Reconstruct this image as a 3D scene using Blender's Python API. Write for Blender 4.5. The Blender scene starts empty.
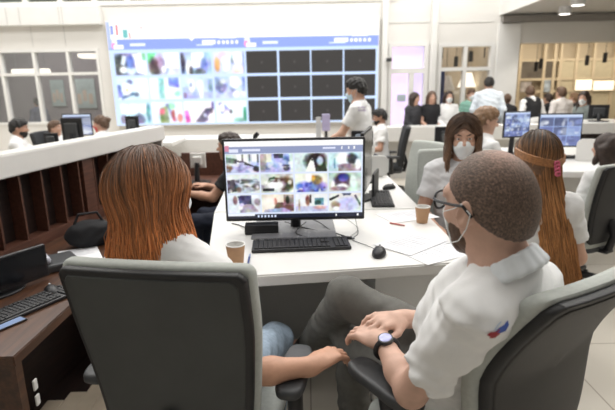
import bpy, bmesh, math, random
import numpy as np
from mathutils import Vector, Matrix, Euler
from mathutils.bvhtree import BVHTree
random.seed(7); RNG = np.random.default_rng(7)
SC = bpy.context.scene; COL = SC.collection
R = math.radians
V = Vector
# ------------------------------------------------------------------ camera
F_PX = 475.0; CAM_H = 1.65; PITCH = math.atan(117/475.0); ROLL = R(1.0)
def ray(px, py):
    x = (px-307.5)/F_PX; y = (205-py)/F_PX
    X = x*math.cos(ROLL)+y*math.sin(ROLL); Y = -x*math.sin(ROLL)+y*math.cos(ROLL)
    return V((X, math.cos(PITCH)+Y*math.sin(PITCH), Y*math.cos(PITCH)-math.sin(PITCH)))
O = V((0, 0, CAM_H))
def at_t(px, py, t): return O+ray(px, py)*t
def at_z(px, py, z): d = ray(px, py); return O+d*((z-CAM_H)/d.z)
def at_y(px, py, y): d = ray(px, py); return O+d*(y/d.y)

# ------------------------------------------------------------------ materials
MATS = {}
def mat(name, col, rough=0.6, metal=0.0, var=0.06, scale=12.0, bump=0.0, bscale=200.0, spec=0.5, emit=None, estr=0.0, alpha=None, coat=0.0):
    if name in MATS: return MATS[name]
    m = bpy.data.materials.new(name); m.use_nodes = True
    nt = m.node_tree; b = nt.nodes['Principled BSDF']
    b.inputs['Roughness'].default_value = rough; b.inputs['Metallic'].default_value = metal
    b.inputs['Specular IOR Level'].default_value = spec
    b.inputs['Coat Weight'].default_value = coat
    tc = nt.nodes.new('ShaderNodeTexCoord')
    if var > 0:
        n = nt.nodes.new('ShaderNodeTexNoise'); n.inputs['Scale'].default_value = scale; n.inputs['Detail'].default_value = 4
        nt.links.new(tc.outputs['Object'], n.inputs['Vector'])
        r = nt.nodes.new('ShaderNodeValToRGB'); e = r.color_ramp.elements
        e[0].position = 0.3; e[1].position = 0.7
        e[0].color = [max(0, c*(1-var)) for c in col[:3]]+[1]; e[1].color = [min(1, c*(1+var)) for c in col[:3]]+[1]
        nt.links.new(n.outputs['Fac'], r.inputs['Fac']); nt.links.new(r.outputs['Color'], b.inputs['Base Color'])
    else: b.inputs['Base Color'].default_value = list(col[:3])+[1]
    if bump > 0:
        n2 = nt.nodes.new('ShaderNodeTexNoise'); n2.inputs['Scale'].default_value = bscale
        nt.links.new(tc.outputs['Object'], n2.inputs['Vector'])
        bp = nt.nodes.new('ShaderNodeBump'); bp.inputs['Strength'].default_value = bump; bp.inputs['Distance'].default_value = 0.002
        nt.links.new(n2.outputs['Fac'], bp.inputs['Height']); nt.links.new(bp.outputs['Normal'], b.inputs['Normal'])
    if emit:
        b.inputs['Emission Color'].default_value = list(emit)+[1]; b.inputs['Emission Strength'].default_value = estr
    MATS[name] = m; return m
def lin(r, g, b):
    f = lambda c: (c/255/12.92 if c/255 <= .04045 else ((c/255+.055)/1.055)**2.4)
    return (f(r), f(g), f(b))
def wood(name, dark, light, rough=.4):
    m = bpy.data.materials.new(name); m.use_nodes = True; nt = m.node_tree; b = nt.nodes['Principled BSDF']; b.inputs['Roughness'].default_value = rough
    tc = nt.nodes.new('ShaderNodeTexCoord'); mp = nt.nodes.new('ShaderNodeMapping'); mp.inputs['Scale'].default_value = (30, 2, 30)
    n = nt.nodes.new('ShaderNodeTexNoise'); n.inputs['Scale'].default_value = 1.5; n.inputs['Detail'].default_value = 6
    r = nt.nodes.new('ShaderNodeValToRGB'); e = r.color_ramp.elements; e[0].position = .35; e[1].position = .7
    e[0].color = list(dark)+[1]; e[1].color = list(light)+[1]
    L = nt.links.new; L(tc.outputs['Object'], mp.inputs['Vector']); L(mp.outputs['Vector'], n.inputs['Vector']); L(n.outputs['Fac'], r.inputs['Fac']); L(r.outputs['Color'], b.inputs['Base Color'])
    return m
def attr_mat(name, emission=None, rough=.5, attr='col', spec=.5):
    m = bpy.data.materials.new(name); m.use_nodes = True; nt = m.node_tree; b = nt.nodes['Principled BSDF']
    a = nt.nodes.new('ShaderNodeAttribute'); a.attribute_name = attr
    if emission:
        nt.links.new(a.outputs['Color'], b.inputs['Emission Color']); b.inputs['Emission Strength'].default_value = emission
        b.inputs['Base Color'].default_value = (.01, .01, .01, 1)
    else: nt.links.new(a.outputs['Color'], b.inputs['Base Color'])
    b.inputs['Roughness'].default_value = rough; b.inputs['Specular IOR Level'].default_value = spec
    return m
def glass(name, tint, gloss=.12):
    m = bpy.data.materials.new(name); m.use_nodes = True; nt = m.node_tree; nt.nodes.remove(nt.nodes['Principled BSDF'])
    o = nt.nodes['Material Output']; t = nt.nodes.new('ShaderNodeBsdfTransparent'); t.inputs['Color'].default_value = list(tint)+[1]
    g = nt.nodes.new('ShaderNodeBsdfGlossy'); g.inputs['Roughness'].default_value = .03; g.inputs['Color'].default_value = (.9, .95, .95, 1)
    x = nt.nodes.new('ShaderNodeMixShader'); x.inputs['Fac'].default_value = gloss
    nt.links.new(t.outputs[0], x.inputs[1]); nt.links.new(g.outputs[0], x.inputs[2]); nt.links.new(x.outputs[0], o.inputs['Surface'])
    return m

# ------------------------------------------------------------------ objects
def tag(o, label=None, cat=None, group=None, kind=None):
    if label: o['label'] = label
    if cat: o['category'] = cat
    if group: o['group'] = group
    if kind: o['kind'] = kind
    return o
def empty(name, loc=(0, 0, 0), rz=0.0, label=None, cat=None, group=None):
    o = bpy.data.objects.new(name, None); COL.objects.link(o); o.location = loc; o.rotation_euler = (0, 0, rz); o.empty_display_size = .1
    return tag(o, label, cat, group)
def link(name, me, m, parent=None, loc=None, smooth=False, rot=None):
    o = bpy.data.objects.new(name, me); COL.objects.link(o)
    if m: me.materials.append(m)
    if smooth: me.polygons.foreach_set('use_smooth', [True]*len(me.polygons))
    if parent: o.parent = parent
    if loc is not None: o.location = loc
    if rot is not None: o.rotation_euler = rot
    return o
def children(o): return [c for c in bpy.data.objects if c.parent == o]
def copy_tree(o, parent=None):
    c = o.copy(); COL.objects.link(c); c.parent = parent
    for ch in children(o): copy_tree(ch, c)
    return c
class MB:
    def __init__(s): s.bm = bmesh.new()
    def box(s, lo, hi, bev=0.0, seg=2, M=None):
        lo = V(lo); hi = V(hi); r = bmesh.ops.create_cube(s.bm, size=1.0); vs = r['verts']
        for v in vs: v.co = V(((lo.x+hi.x)/2+v.co.x*(hi.x-lo.x), (lo.y+hi.y)/2+v.co.y*(hi.y-lo.y), (lo.z+hi.z)/2+v.co.z*(hi.z-lo.z)))
        if bev > 0:
            es = list({e for v in vs for e in v.link_edges})
            rr = bmesh.ops.bevel(s.bm, geom=es, offset=bev, segments=seg, affect='EDGES', profile=.5); 
            vs = list({v for f in rr['faces'] for v in f.verts} | {v for v in vs if v.is_valid})
        if M is not None:
            for v in vs: v.co = M @ v.co
        return s
    def tube(s, pts, rad, n=8, cap=True):
        pts = [V(p) for p in pts]; rs = rad if isinstance(rad, (list, tuple)) else [rad]*len(pts); rings = []
        pd = None
        for i, p in enumerate(pts):
            d = (pts[min(i+1, len(pts)-1)]-pts[max(i-1, 0)]).normalized()
            if pd is None:
                u = d.cross(V((0, 0, 1)));  u = u.normalized() if u.length > 1e-3 else V((1, 0, 0))
            else:
                u = (u-d*u.dot(d)).normalized()
            pd = d; w = d.cross(u)
            rings.append([s.bm.verts.new(p+(u*math.cos(2*math.pi*k/n)+w*math.sin(2*math.pi*k/n))*rs[i]) for k in range(n)])
        for a, b in zip(rings, rings[1:]):
            for k in range(n): s.bm.faces.new((a[k], a[(k+1) % n], b[(k+1) % n], b[k]))
        if cap:
            s.bm.faces.new(rings[0][::-1]); s.bm.faces.new(rings[-1])
        return s
    def lathe(s, prof, n=24, c=(0, 0, 0)):
        c = V(c); rings = []
        for r, z in prof: rings.append([s.bm.verts.new(c+V((r*math.cos(2*math.pi*k/n), r*math.sin(2*math.pi*k/n), z))) for k in range(n)] if r > 1e-6 else [s.bm.verts.new(c+V((0, 0, z)))])
        for a, b in zip(rings, rings[1:]):
            for k in range(n):
                k2 = (k+1) % n
                if len(a) == 1 and len(b) == 1: continue
                if len(a) == 1: s.bm.faces.new((a[0], b[k2], b[k]))
                elif len(b) == 1: s.bm.faces.new((a[k], a[k2], b[0]))
                else: s.bm.faces.new((a[k], a[k2], b[k2], b[k]))
        return s
    def prism(s, poly, z0, z1, bev=0.0):
        vb = [s.bm.verts.new((p[0], p[1], z0)) for p in poly]; vt = [s.bm.verts.new((p[0], p[1], z1)) for p in poly]; n = len(poly)
        fs = [s.bm.faces.new(vb[::-1]), s.bm.faces.new(vt)]
        for k in range(n): fs.append(s.bm.faces.new((vb[k], vb[(k+1) % n], vt[(k+1) % n], vt[k])))
        bmesh.ops.recalc_face_normals(s.bm, faces=fs)
        if bev > 0: bmesh.ops.bevel(s.bm, geom=list({e for f in fs for e in f.edges}), offset=bev, segments=2, affect='EDGES')
        return s
    def panel(s, outline, T, edge, fmap, rings=7):
        """closed pillow of thickness T over a 2-D outline; fmap(a,b,n)->xyz, n is signed offset"""
        n = len(outline); cx = sum(p[0] for p in outline)/n; cy = sum(p[1] for p in outline)/n
        lay = []
        def ring(sc, inset, off):
            r = []
            for a, b in outline:
                L = math.hypot(a-cx, b-cy); f = sc*(1-inset/L)
                r.append(s.bm.verts.new(fmap(cx+(a-cx)*f, cy+(b-cy)*f, off)))
            return r
        prof = [(edge*(1-math.cos(t)), edge*math.sin(t)) for t in (math.pi/2, math.pi/3, math.pi/6, 0)]
        for k in range(1, rings): lay.append(ring(k/rings, edge, T/2))
        for i, e in prof: lay.append(ring(1, i, T/2-edge+e))
        for i, e in prof[::-1]: lay.append(ring(1, i, -(T/2-edge+e)))
        for k in range(rings-1, 0, -1): lay.append(ring(k/rings, edge, -T/2))
        c0 = s.bm.verts.new(fmap(cx, cy, T/2)); c1 = s.bm.verts.new(fmap(cx, cy, -T/2))
        for k in range(n): s.bm.faces.new((c0, lay[0][k], lay[0][(k+1) % n])); s.bm.faces.new((c1, lay[-1][(k+1) % n], lay[-1][k]))
        for A, B in zip(lay, lay[1:]):
            for k in range(n): s.bm.faces.new((A[k], B[k], B[(k+1) % n], A[(k+1) % n]))
        return s
    def build(s, name, m, parent=None, smooth=False, loc=None, rot=None):
        bmesh.ops.recalc_face_normals(s.bm, faces=s.bm.faces)
        me = bpy.data.meshes.new(name); s.bm.to_mesh(me); s.bm.free()
        o = link(name, me, m, parent, loc, smooth, rot)
        if smooth:
            md = None
            try: me.set_sharp_from_angle(angle=R(40))
            except Exception: pass
        return o
def np_mesh(name, verts, faces):
    me = bpy.data.meshes.new(name); nv = len(verts); nf = len(faces); k = faces.shape[1]
    me.vertices.add(nv); me.vertices.foreach_set('co', verts.astype(np.float32).ravel())
    me.loops.add(nf*k); me.loops.foreach_set('vertex_index', faces.astype(np.int32).ravel())
    me.polygons.add(nf); me.polygons.foreach_set('loop_start', np.arange(0, nf*k, k, dtype=np.int32))
    me.update(calc_edges=True); me.validate(); return me
def set_col(me, cols):
    a = me.color_attributes.new('col', 'FLOAT_COLOR', 'POINT'); c = np.ones((len(cols), 4), np.float32); c[:, :3] = cols; a.data.foreach_set('color', c.ravel())

# ------------------------------------------------------------------ signed distance bodies
def A(v): return np.array(v, dtype=np.float64)
def rc(a, b, ra, rb, k=.02, clip=None, sub=False): return dict(t='rc', a=A(a), b=A(b), ra=ra, rb=rb, k=k, clip=clip, sub=sub)
def el(c, r, M=None, k=.02, sub=False): return dict(t='el', c=A(c), r=A(r), M=M, k=k, sub=sub, clip=None)
def prim_box(p):
    if p['t'] == 'rc':
        r = max(p['ra'], p['rb']); return np.minimum(p['a'], p['b'])-r, np.maximum(p['a'], p['b'])+r
    m = p['r'].max(); return p['c']-m, p['c']+m
def prim_d(p, X, Y, Z):
    if p['t'] == 'rc':
        a, b = p['a'], p['b']; d = b-a; L = max(d.dot(d), 1e-12)
        t = np.clip(((X-a[0])*d[0]+(Y-a[1])*d[1]+(Z-a[2])*d[2])/L, 0, 1)
        D = np.sqrt((X-a[0]-t*d[0])**2+(Y-a[1]-t*d[1])**2+(Z-a[2]-t*d[2])**2)-(p['ra']+(p['rb']-p['ra'])*t)
    else:
        x = X-p['c'][0]; y = Y-p['c'][1]; z = Z-p['c'][2]
        if p['M'] is not None:
            M = p['M']; x, y, z = (M[0, 0]*x+M[1, 0]*y+M[2, 0]*z), (M[0, 1]*x+M[1, 1]*y+M[2, 1]*z), (M[0, 2]*x+M[1, 2]*y+M[2, 2]*z)
        r = p['r']; k0 = np.sqrt((x/r[0])**2+(y/r[1])**2+(z/r[2])**2); k1 = np.sqrt((x/r[0]**2)**2+(y/r[1]**2)**2+(z/r[2]**2)**2)+1e-9
        D = k0*(k0-1)/k1
    if p['clip'] is not None:
        for pt, n in p['clip']:
            D = np.maximum(D, (X-pt[0])*n[0]+(Y-pt[1])*n[1]+(Z-pt[2])*n[2])
    return D
def field(prims, h, pad=.03, box=None):
    if box is None:
        bs = [prim_box(p) for p in prims if not p['sub']]; lo = np.min([b[0] for b in bs], 0)-pad; hi = np.max([b[1] for b in bs], 0)+pad
    else: lo, hi = box
    n = np.ceil((hi-lo)/h).astype(int)+1; D = np.full(n, 9.0, np.float32)
    ax = [lo[i]+h*np.arange(n[i]) for i in range(3)]
    for p in prims:
        b0, b1 = prim_box(p); m = 2.5*p['k']+3*h
        i0 = np.maximum(((b0-m-lo)/h).astype(int), 0); i1 = np.minimum(np.ceil((b1+m-lo)/h).astype(int)+1, n)
        if np.any(i1 <= i0): continue
        sl = tuple(slice(i0[i], i1[i]) for i in range(3))
        d = prim_d(p, ax[0][sl[0]][:, None, None], ax[1][sl[1]][None, :, None], ax[2][sl[2]][None, None, :]).astype(np.float32)
        d = np.broadcast_to(d, D[sl].shape); o = D[sl]; k = p['k']
        if p['sub']:
            hh = np.maximum(k-np.abs(o+d), 0)/k; D[sl] = np.maximum(o, -d)+hh*hh*k/4
        else:
            hh = np.maximum(k-np.abs(o-d), 0)/k; D[sl] = np.minimum(o, d)-hh*hh*k/4
    return D, lo, ax
def nets(D, lo, h):
    n = np.array(D.shape); S = D < 0
    c = [(i, j, k) for i in (0, 1) for j in (0, 1) for k in (0, 1)]
    sub = lambda A_, o: A_[o[0]:n[0]-1+o[0], o[1]:n[1]-1+o[1], o[2]:n[2]-1+o[2]]
    cnt = sum(sub(S, o).astype(np.int8) for o in c); mask = (cnt > 0) & (cnt < 8)
    idx = np.argwhere(mask)
    if len(idx) == 0: return None
    vals = np.stack([D[idx[:, 0]+o[0], idx[:, 1]+o[1], idx[:, 2]+o[2]] for o in c], 1)
    acc = np.zeros((len(idx), 3)); w = np.zeros(len(idx))
    for a in range(8):
        for b in range(a+1, 8):
            if sum(abs(c[a][i]-c[b][i]) for i in range(3)) != 1: continue
            va, vb = vals[:, a], vals[:, b]; x = (va < 0) != (vb < 0)
            t = np.where(x, va/np.where(x, va-vb, 1), 0)
            ca, cb = A(c[a]), A(c[b]); acc += np.where(x[:, None], ca+t[:, None]*(cb-ca), 0); w += x
    verts = lo+h*(idx+acc/w[:, None])
    vid = np.full(mask.shape, -1, np.int64); vid[mask] = np.arange(len(idx))
    F = []
    for ax in range(3):
        u, v = (ax+1) % 3, (ax+2) % 3
        s0 = [slice(0, n[i]-1) for i in range(3)]
        e = np.argwhere(np.take(S, range(0, n[ax]-1), ax) != np.take(S, range(1, n[ax]), ax))
        e = e[(e[:, u] > 0) & (e[:, v] > 0) & (e[:, u] < n[u]-1) & (e[:, v] < n[v]-1)]
        if len(e) == 0: continue
        def cell(du, dv):
            q = e.copy(); q[:, u] -= du; q[:, v] -= dv; return vid[q[:, 0], q[:, 1], q[:, 2]]
        q = np.stack([cell(1, 1), cell(0, 1), cell(0, 0), cell(1, 0)], 1)
        fl = ~S[e[:, 0], e[:, 1], e[:, 2]]; q[fl] = q[fl][:, ::-1]; F.append(q)
    F = np.concatenate(F); F = F[(F >= 0).all(1)]
    return verts, F
def folds(ax, amp, f=1.0, seed=0.0):
    X, Y, Z = ax[0][:, None, None]*f, ax[1][:, None, None].reshape(1, -1, 1)*f, ax[2].reshape(1, 1, -1)*f
    a = np.sin(21*X+9*np.sin(7*Z+seed)+13*Y+seed)*np.sin(17*Z-11*Y+5*np.sin(6*X+seed*2))
    b = np.sin(43*Z+16*X+6*np.sin(11*Y+seed))*np.sin(29*Y-17*X+seed)
    return (amp*(a+.5*b)).astype(np.float32)
def lumps(ax, amp, f): 
    X, Y, Z = ax[0].reshape(-1, 1, 1), ax[1].reshape(1, -1, 1), ax[2].reshape(1, 1, -1)
    return (amp*np.sin(f*X+2*np.sin(f*.31*Z))*np.sin(f*Y+1.7*np.sin(f*.27*Z)+f*.2*X)).astype(np.float32)
def sdf_obj(name, prims, h, m, parent=None, post=None, box=None, loc=None):
    D, lo, ax = field(prims, h, box=box)
    if post is not None: D = post(D, ax)
    r = nets(D, lo, h)
    if r is None: return None
    me = np_mesh(name, *r); return link(name, me, m, parent, loc, smooth=True)
def plane(ax, pt, n):
    return ((ax[0]-pt[0])*n[0]).reshape(-1, 1, 1)+((ax[1]-pt[1])*n[1]).reshape(1, -1, 1)+((ax[2]-pt[2])*n[2]).reshape(1, 1, -1)
# ------------------------------------------------------------------ people
def rot(yaw=0, pitch=0, roll=0):
    return np.array((Matrix.Rotation(R(yaw), 3, 'Z') @ Matrix.Rotation(R(pitch), 3, 'X') @ Matrix.Rotation(R(roll), 3, 'Y')))
def unit(v): v = A(v); return v/max(np.linalg.norm(v), 1e-9)
def hand_prims(W, d, n, right, curl, fr, sc=1.0, spread=.0):
    d = unit(d); n = A(n)-d*np.dot(n, d); n = unit(n); s = np.cross(d, n)*(1 if right else -1); P = []
    M = np.stack([s, d, n], 1)
    P.append(el(W+d*.047*sc, (.041*sc, .055*sc, .0155*sc), M, k=.012))
    P.append(rc(W-d*.01, W+d*.03*sc, .0245*sc, .024*sc, k=.02))
    L = (.070, .080, .074, .058)
    for i in range(4):
        b = W+d*(.088-.004*abs(i-1.2))*sc+s*(.030-.0205*i)*sc; cd = d+s*(spread*(1.5-i)); cd = unit(cd)
        P.append(rc(W+d*.04*sc+s*(.02-.013*i)*sc, b, .013*sc, fr*1.12, k=.008))
        c = curl[i] if isinstance(curl, (list, tuple)) else curl; ang = 0
        for q, (fl, ca) in enumerate(((.44, .8), (.31, 1.0), (.25, .7))):
            ang = R(c*ca); ax_ = np.cross(cd, n); cd2 = cd*math.cos(ang)+n*math.sin(ang); n = n  # bend towards the palm
            n_loc = n*math.cos(ang)-cd*math.sin(ang); e = b+cd2*L[i]*fl*sc
            P.append(rc(b, e, fr*(1.05-.1*q), fr*(.98-.1*q), k=.004)); b = e; cd, n = cd2, n_loc
        n = A(M[:, 2])
    t0 = W+d*.02*sc+s*.026*sc; td = unit(d*.70+s*.62+n*.25); t1 = t0+td*.042*sc; t2 = t1+unit(d*.92+s*.22+n*.28)*.030*sc; t3 = t2+unit(d*.95+s*.0+n*.32)*.025*sc
    P += [rc(t0, t1, .016*sc, fr*1.25, k=.012), rc(t1, t2, fr*1.2, fr*1.1, k=.004), rc(t2, t3, fr*1.1, fr*.9, k=.004)]
    return P
def person(label, loc, yaw, pose='sit', seat=.47, h=.011, skin='skin', shirt=None, sleeve='short', sleeve_f=.62, trousers=None, shoes=None,
           hair='short', hair_mat=None, mask=None, beard=None, glasses=None, lean=0, side=0, twist=0, head=(0, 0, 0), head_off=(0, 0, 0), J=None,
           hands=None, curl=28, sc=1.0, collar=None, group=None, hair_len=.30, skirt=None, cut_legs=False, hair_kw=None, w=1.0, fold=.004, hh=None, neck_to=None, mask_y=.045, vest=None):
    root = empty('person', loc, yaw, label, 'person', group); root.scale = (sc,)*3
    J = J or {}; hands = hands or {}
    if pose == 'sit':
        P0 = A((0, -.02, seat+.10)); legs = {}
        for s, q in ((-1, 'L'), (1, 'R')):
            legs['hip'+q] = A((s*.09, .0, seat+.095)); legs['kne'+q] = A((s*.12, .42, seat+.075)); legs['ank'+q] = A((s*.12, .42, .09)); legs['toe'+q] = A((s*.13, .56, .035))
    else:
        P0 = A((0, 0, .95)); legs = {}
        for s, q in ((-1, 'L'), (1, 'R')):
            legs['hip'+q] = A((s*.09, 0, .93)); legs['kne'+q] = A((s*.105, .02, .50)); legs['ank'+q] = A((s*.11, -.02, .09)); legs['toe'+q] = A((s*.13, .13, .035))
    Mu = np.array(Matrix.Rotation(R(-lean), 3, 'X') @ Matrix.Rotation(R(side), 3, 'Y') @ Matrix.Rotation(R(twist), 3, 'Z'))
    kz = 1.0
    if neck_to is not None:
        dv = A(neck_to)-P0; kz = np.linalg.norm(dv)/.5; Mu = np.array(V((0, 0, 1)).rotation_difference(V(dv)).to_matrix() @ Matrix.Rotation(R(twist), 3, 'Z'))
    up = lambda x, y, z: P0+Mu@A((x*w, y, z*kz))
    j = dict(neck=up(0, -.015, .50), chest=up(0, .012, .31), waist=up(0, .01, .14), shoL=up(-.165, -.012, .422), shoR=up(.165, -.012, .422))
    j.update(legs)
    Mh = rot(*head); j['head'] = j['neck']+Mu@A((0, .025, .135))+A(head_off)
    if pose == 'sit':
        d = dict(elbL=up(-.25, .04, .17), elbR=up(.25, .04, .17)); d['wriL'] = d['elbL']+A((.06, .24, -.03)); d['wriR'] = d['elbR']+A((-.06, .24, -.03))
    else:
        d = dict(elbL=up(-.235, -.01, .17), elbR=up(.235, -.01, .17)); d['wriL'] = d['elbL']+A((.03, .07, -.24)); d['wriR'] = d['elbR']+A((-.03, .07, -.24))
    j.update(d); j.update({k: A(v) for k, v in J.items()})
    hp = lambda x, y, z: j['head']+Mh@A((x, y, z))
    # --- skin: one continuous figure
    S = [el(up(0, 0, .02), (.165*w, .115, .13), Mu, k=.05), el(j['waist'], (.145*w, .10, .16), Mu, k=.05), el(j['chest'], (.165*w, .11, .20), Mu, k=.05),
         rc(j['shoL'], j['shoR'], .050, .050, k=.06), rc(j['chest'], j['neck'], .085, .055, k=.05), rc(j['shoL']*.55+j['neck']*.45, j['neck']+Mu@A((0, 0, -.012)), .036, .036, k=.05), rc(j['shoR']*.55+j['neck']*.45, j['neck']+Mu@A((0, 0, -.012)), .036, .036, k=.05),
         rc(j['neck']+A((0, 0, -.04)), hp(0, -.022, -.05), .060, .054, k=.03)]
    for q in 'LR':
        S += [rc(j['sho'+q], j['elb'+q], .050, .040, k=.03), rc(j['elb'+q], j['elb'+q]*.6+j['wri'+q]*.4, .040, .038, k=.02), rc(j['elb'+q]*.6+j['wri'+q]*.4, j['wri'+q], .038, .0255, k=.02)]
        hd, hn = hands.get(q, (unit(j['wri'+q]-j['elb'+q]), (0, 0, -1) if pose == 'sit' else ((1, 0, 0) if q == 'L' else (-1, 0, 0))))[:2]
        cu = hands[q][2] if q in hands and len(hands[q]) > 2 else curl
        S += hand_prims(j['wri'+q], hd, hn, q == 'R', cu, .0088 if h < .008 else .0105, spread=.08)
        S += [rc(j['hip'+q], j['kne'+q], .080, .056, k=.05), rc(j['kne'+q], j['ank'+q], .054, .036, k=.03), rc(j['ank'+q], j['toe'+q], .036, .03, k=.02)]
    def hel(c, r, k=.015, sub=False): return el(hp(*c), r, Mh, k=k, sub=sub)
    HS = [hel((0, -.010, .022), (.075, .097, .093), .03), hel((0, .020, -.045), (.058, .070, .068), .04), hel((0, .062, -.095), (.026, .024, .018), .03),
          hel((0, .070, .030), (.056, .026, .020), .02), hel((-.036, .066, -.022), (.022, .020, .018), .02), hel((.036, .066, -.022), (.022, .020, .018), .02),
          hel((-.031, .098, .010), (.016, .016, .011), .012, True), hel((.031, .098, .010), (.016, .016, .011), .012, True),
          rc(hp(0, .086, .018), hp(0, .112, -.022), .008, .0135, k=.012), hel((-.012, .098, -.026), (.009, .010, .008), .006), hel((.012, .098, -.026), (.009, .010, .008), .006),
          rc(hp(-.018, .083, -.056), hp(.018, .083, -.056), .0075, .0075, k=.006), rc(hp(-.016, .082, -.068), hp(.016, .082, -.068), .0075, .0075, k=.006)]
    for s in (-1, 1):
        HS += [hel((s*.031, .0855, .0195), (.0155, .0095, .0075), .004), hel((s*.031, .0855, .0005), (.0145, .0085, .006), .004)]
        HS += [el(hp(s*.082, -.010, -.006), (.0095, .0200, .033), Mh@rot(s*-24, 12), k=.008), el(hp(s*.091, -.005, -.004), (.006, .0105, .019), Mh@rot(s*-18, 12), k=.004, sub=True)]
    M_ = MATS
    sdf_obj('body', S+HS, h, M_[skin], root)
    # --- eyes, brows
    for s in (-1, 1):
        ev = MB(); bmesh.ops.create_uvsphere(ev.bm, u_segments=12, v_segments=8, radius=.0122, matrix=Matrix.Translation(V(hp(s*.031, .0795, .010)))); eo = ev.build('eye', M_['eye_white'], root, True)
        iv = MB(); bmesh.ops.create_uvsphere(iv.bm, u_segments=10, v_segments=6, radius=.0066, matrix=Matrix.Translation(V(hp(s*.031, .0862, .010)))); iv.build('iris', M_['eye_dark'], eo, True)
    bp = []
    for s in (-1, 1): bp += [rc(hp(s*.014, .094, .029), hp(s*.032, .091, .034), .0042, .0046, k=.004), rc(hp(s*.032, .091, .034), hp(s*.050, .077, .029), .0046, .003, k=.004)]
    sdf_obj('eyebrows', bp, min(h, .004), hair_mat, root)
    # --- clothes
    o = .014
    if trousers:
        T = [el(up(0, 0, .015), (.172*w, .122, .125), Mu, k=.05)]; T[0]['clip'] = [(up(0, 0, .10), Mu@A((0, 0, 1)))]
        for q in 'LR':
            n = unit(j['ank'+q]-j['kne'+q])
            T += [rc(j['hip'+q], j['kne'+q], .094, .069, k=.05), rc(j['kne'+q], j['ank'+q]+n*.02, .068, .056, k=.03, clip=[(j['ank'+q]+n*.015, n)])]
        sdf_obj('trousers', T, max(h, .007), trousers, root, post=lambda D, ax: D+folds(ax, min(fold, .004)*.8, 1.5, 3))
    if shoes:
        for q in 'LR':
            dv = unit((j['toe'+q]-j['ank'+q])*A((1, 1, 0))); a = j['ank'+q]*A((1, 1, 0)); fl = min(j['toe'+q][2]-.035, .4)
            dz = j['toe'+q][2]-.035
            sdf_obj('shoe', [rc(a-dv*.05+A((0, 0, .045+max(0, j['ank'+q][2]-.09))), a+dv*.15+A((0, 0, .040+dz)), .043, .036, k=.02), rc(j['ank'+q]+A((0, 0, .02)), a+dv*.05+A((0, 0, .05+dz)), .045, .042, k=.02)], max(h, .008), shoes, root)
    if shirt:
        T = [el(up(0, 0, .02), (.165*w+o+.004, .115+o+.004, .15), Mu, k=.06), el(j['waist'], (.150*w+o, .108+o, .19), Mu, k=.06), el(j['chest'], (.168*w+o, .115+o, .20), Mu, k=.06),
             rc(j['shoL'], j['shoR'], .050+o, .050+o, k=.06), rc(j['chest'], j['neck'], .085+o, .056+o*.6, k=.05, clip=[(j['neck']+Mu@A((0, 0, .022)), Mu@A((0, .35, .94)))])]
        T += [rc(j[q]*.55+j['neck']*.45, j['neck']+Mu@A((0, -.005, -.008)), .040+o, .038+o, k=.04) for q in ('shoL', 'shoR')]
        for q in 'LR':
            n = unit(j['elb'+q]-j['sho'+q])
            if sleeve == 'short':
                e = j['sho'+q]+(j['elb'+q]-j['sho'+q])*sleeve_f; T.append(rc(j['sho'+q], e+n*.05, .052+o*.8, .054+o, k=.035, clip=[(e, n)]))
            elif sleeve == 'long':
                n2 = unit(j['wri'+q]-j['elb'+q]); T += [rc(j['sho'+q], j['elb'+q], .050+o, .046+o*.7, k=.035), rc(j['elb'+q], j['wri'+q], .048+o*.7, .032+o*.5, k=.02, clip=[(j['wri'+q]-n2*.01, n2)])]
            else:
                T.append(rc(j['sho'+q], j['sho'+q]+n*.02, .058+o*.6, .055+o*.6, k=.03, clip=[(j['sho'+q]+n*.03, n)]))
        # neckline: an opening round the neck
        T.append(rc(j['neck']+A((0, 0, .0))+Mu@A((0, .03, .02)), hp(0, -.02, -.03), .060, .066, k=.006, sub=True))
        hemz = -.09 if pose == 'sit' else -.13
        sdf_obj('shirt', T, h if h < .008 else .009, shirt, root, post=lambda D, ax: np.maximum(D, plane(ax, up(0, 0, hemz), Mu@A((0, 0, -1))))+folds(ax, fold, 1.0, len(label))+folds(ax, fold*.45, 2.3, len(label)+4))
    if vest:
        o2 = .027; T = [rc(j['shoL']*.62+j['neck']*.38, j['shoR']*.62+j['neck']*.38, .047+o2, .047+o2, k=.06), el(j['waist'], (.150*w+o2, .108+o2, .19), Mu, k=.06), el(j['chest'], (.166*w+o2, .115+o2, .19), Mu, k=.06)]
        T += [rc(j[q]*.62+j['neck']*.38, j['chest']*.3+j[q]*.7, .045+o2, .06+o2, k=.05) for q in ('shoL', 'shoR')]+[rc(j['neck'], hp(0, -.02, -.03), .075, .08, k=.006, sub=True)]
        sdf_obj('vest', T, .009, vest, root, post=lambda D, ax: np.maximum(D, plane(ax, up(0, 0, -.10), Mu@A((0, 0, -1)))))
    if collar:
        dn = hp(0, -.022, -.05)-j['neck']; Mn = np.array(V((0, 0, 1)).rotation_difference(V(dn)).to_matrix() @ Matrix.Rotation(R(twist), 3, 'Z')); c = j['neck']+Mn@A((0, .000, .020)); pr = []; N = 20
        for i in range(N):
            a0, a1 = 2*math.pi*i/N, 2*math.pi*(i+1)/N
            if abs(a0-math.pi/2) < .2: continue
            f = lambda a, dz, g: c+Mn@A((.064*g*math.cos(a), .066*g*math.sin(a)-.002, dz-.024*math.sin(a)))
            pr += [rc(f(a0, .0, 1), f(a1, .0, 1), .0045, .0045, k=.006), rc(f(a0, -.012, 1.06), f(a1, -.012, 1.06), .0055, .0055, k=.012), rc(f(a0, -.024, 1.16), f(a1, -.024, 1.16), .0055, .0055, k=.012), rc(f(a0, -.034, 1.26), f(a1, -.034, 1.26), .005, .005, k=.012)]
        sdf_obj('collar', pr, .0045, collar, root)
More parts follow.
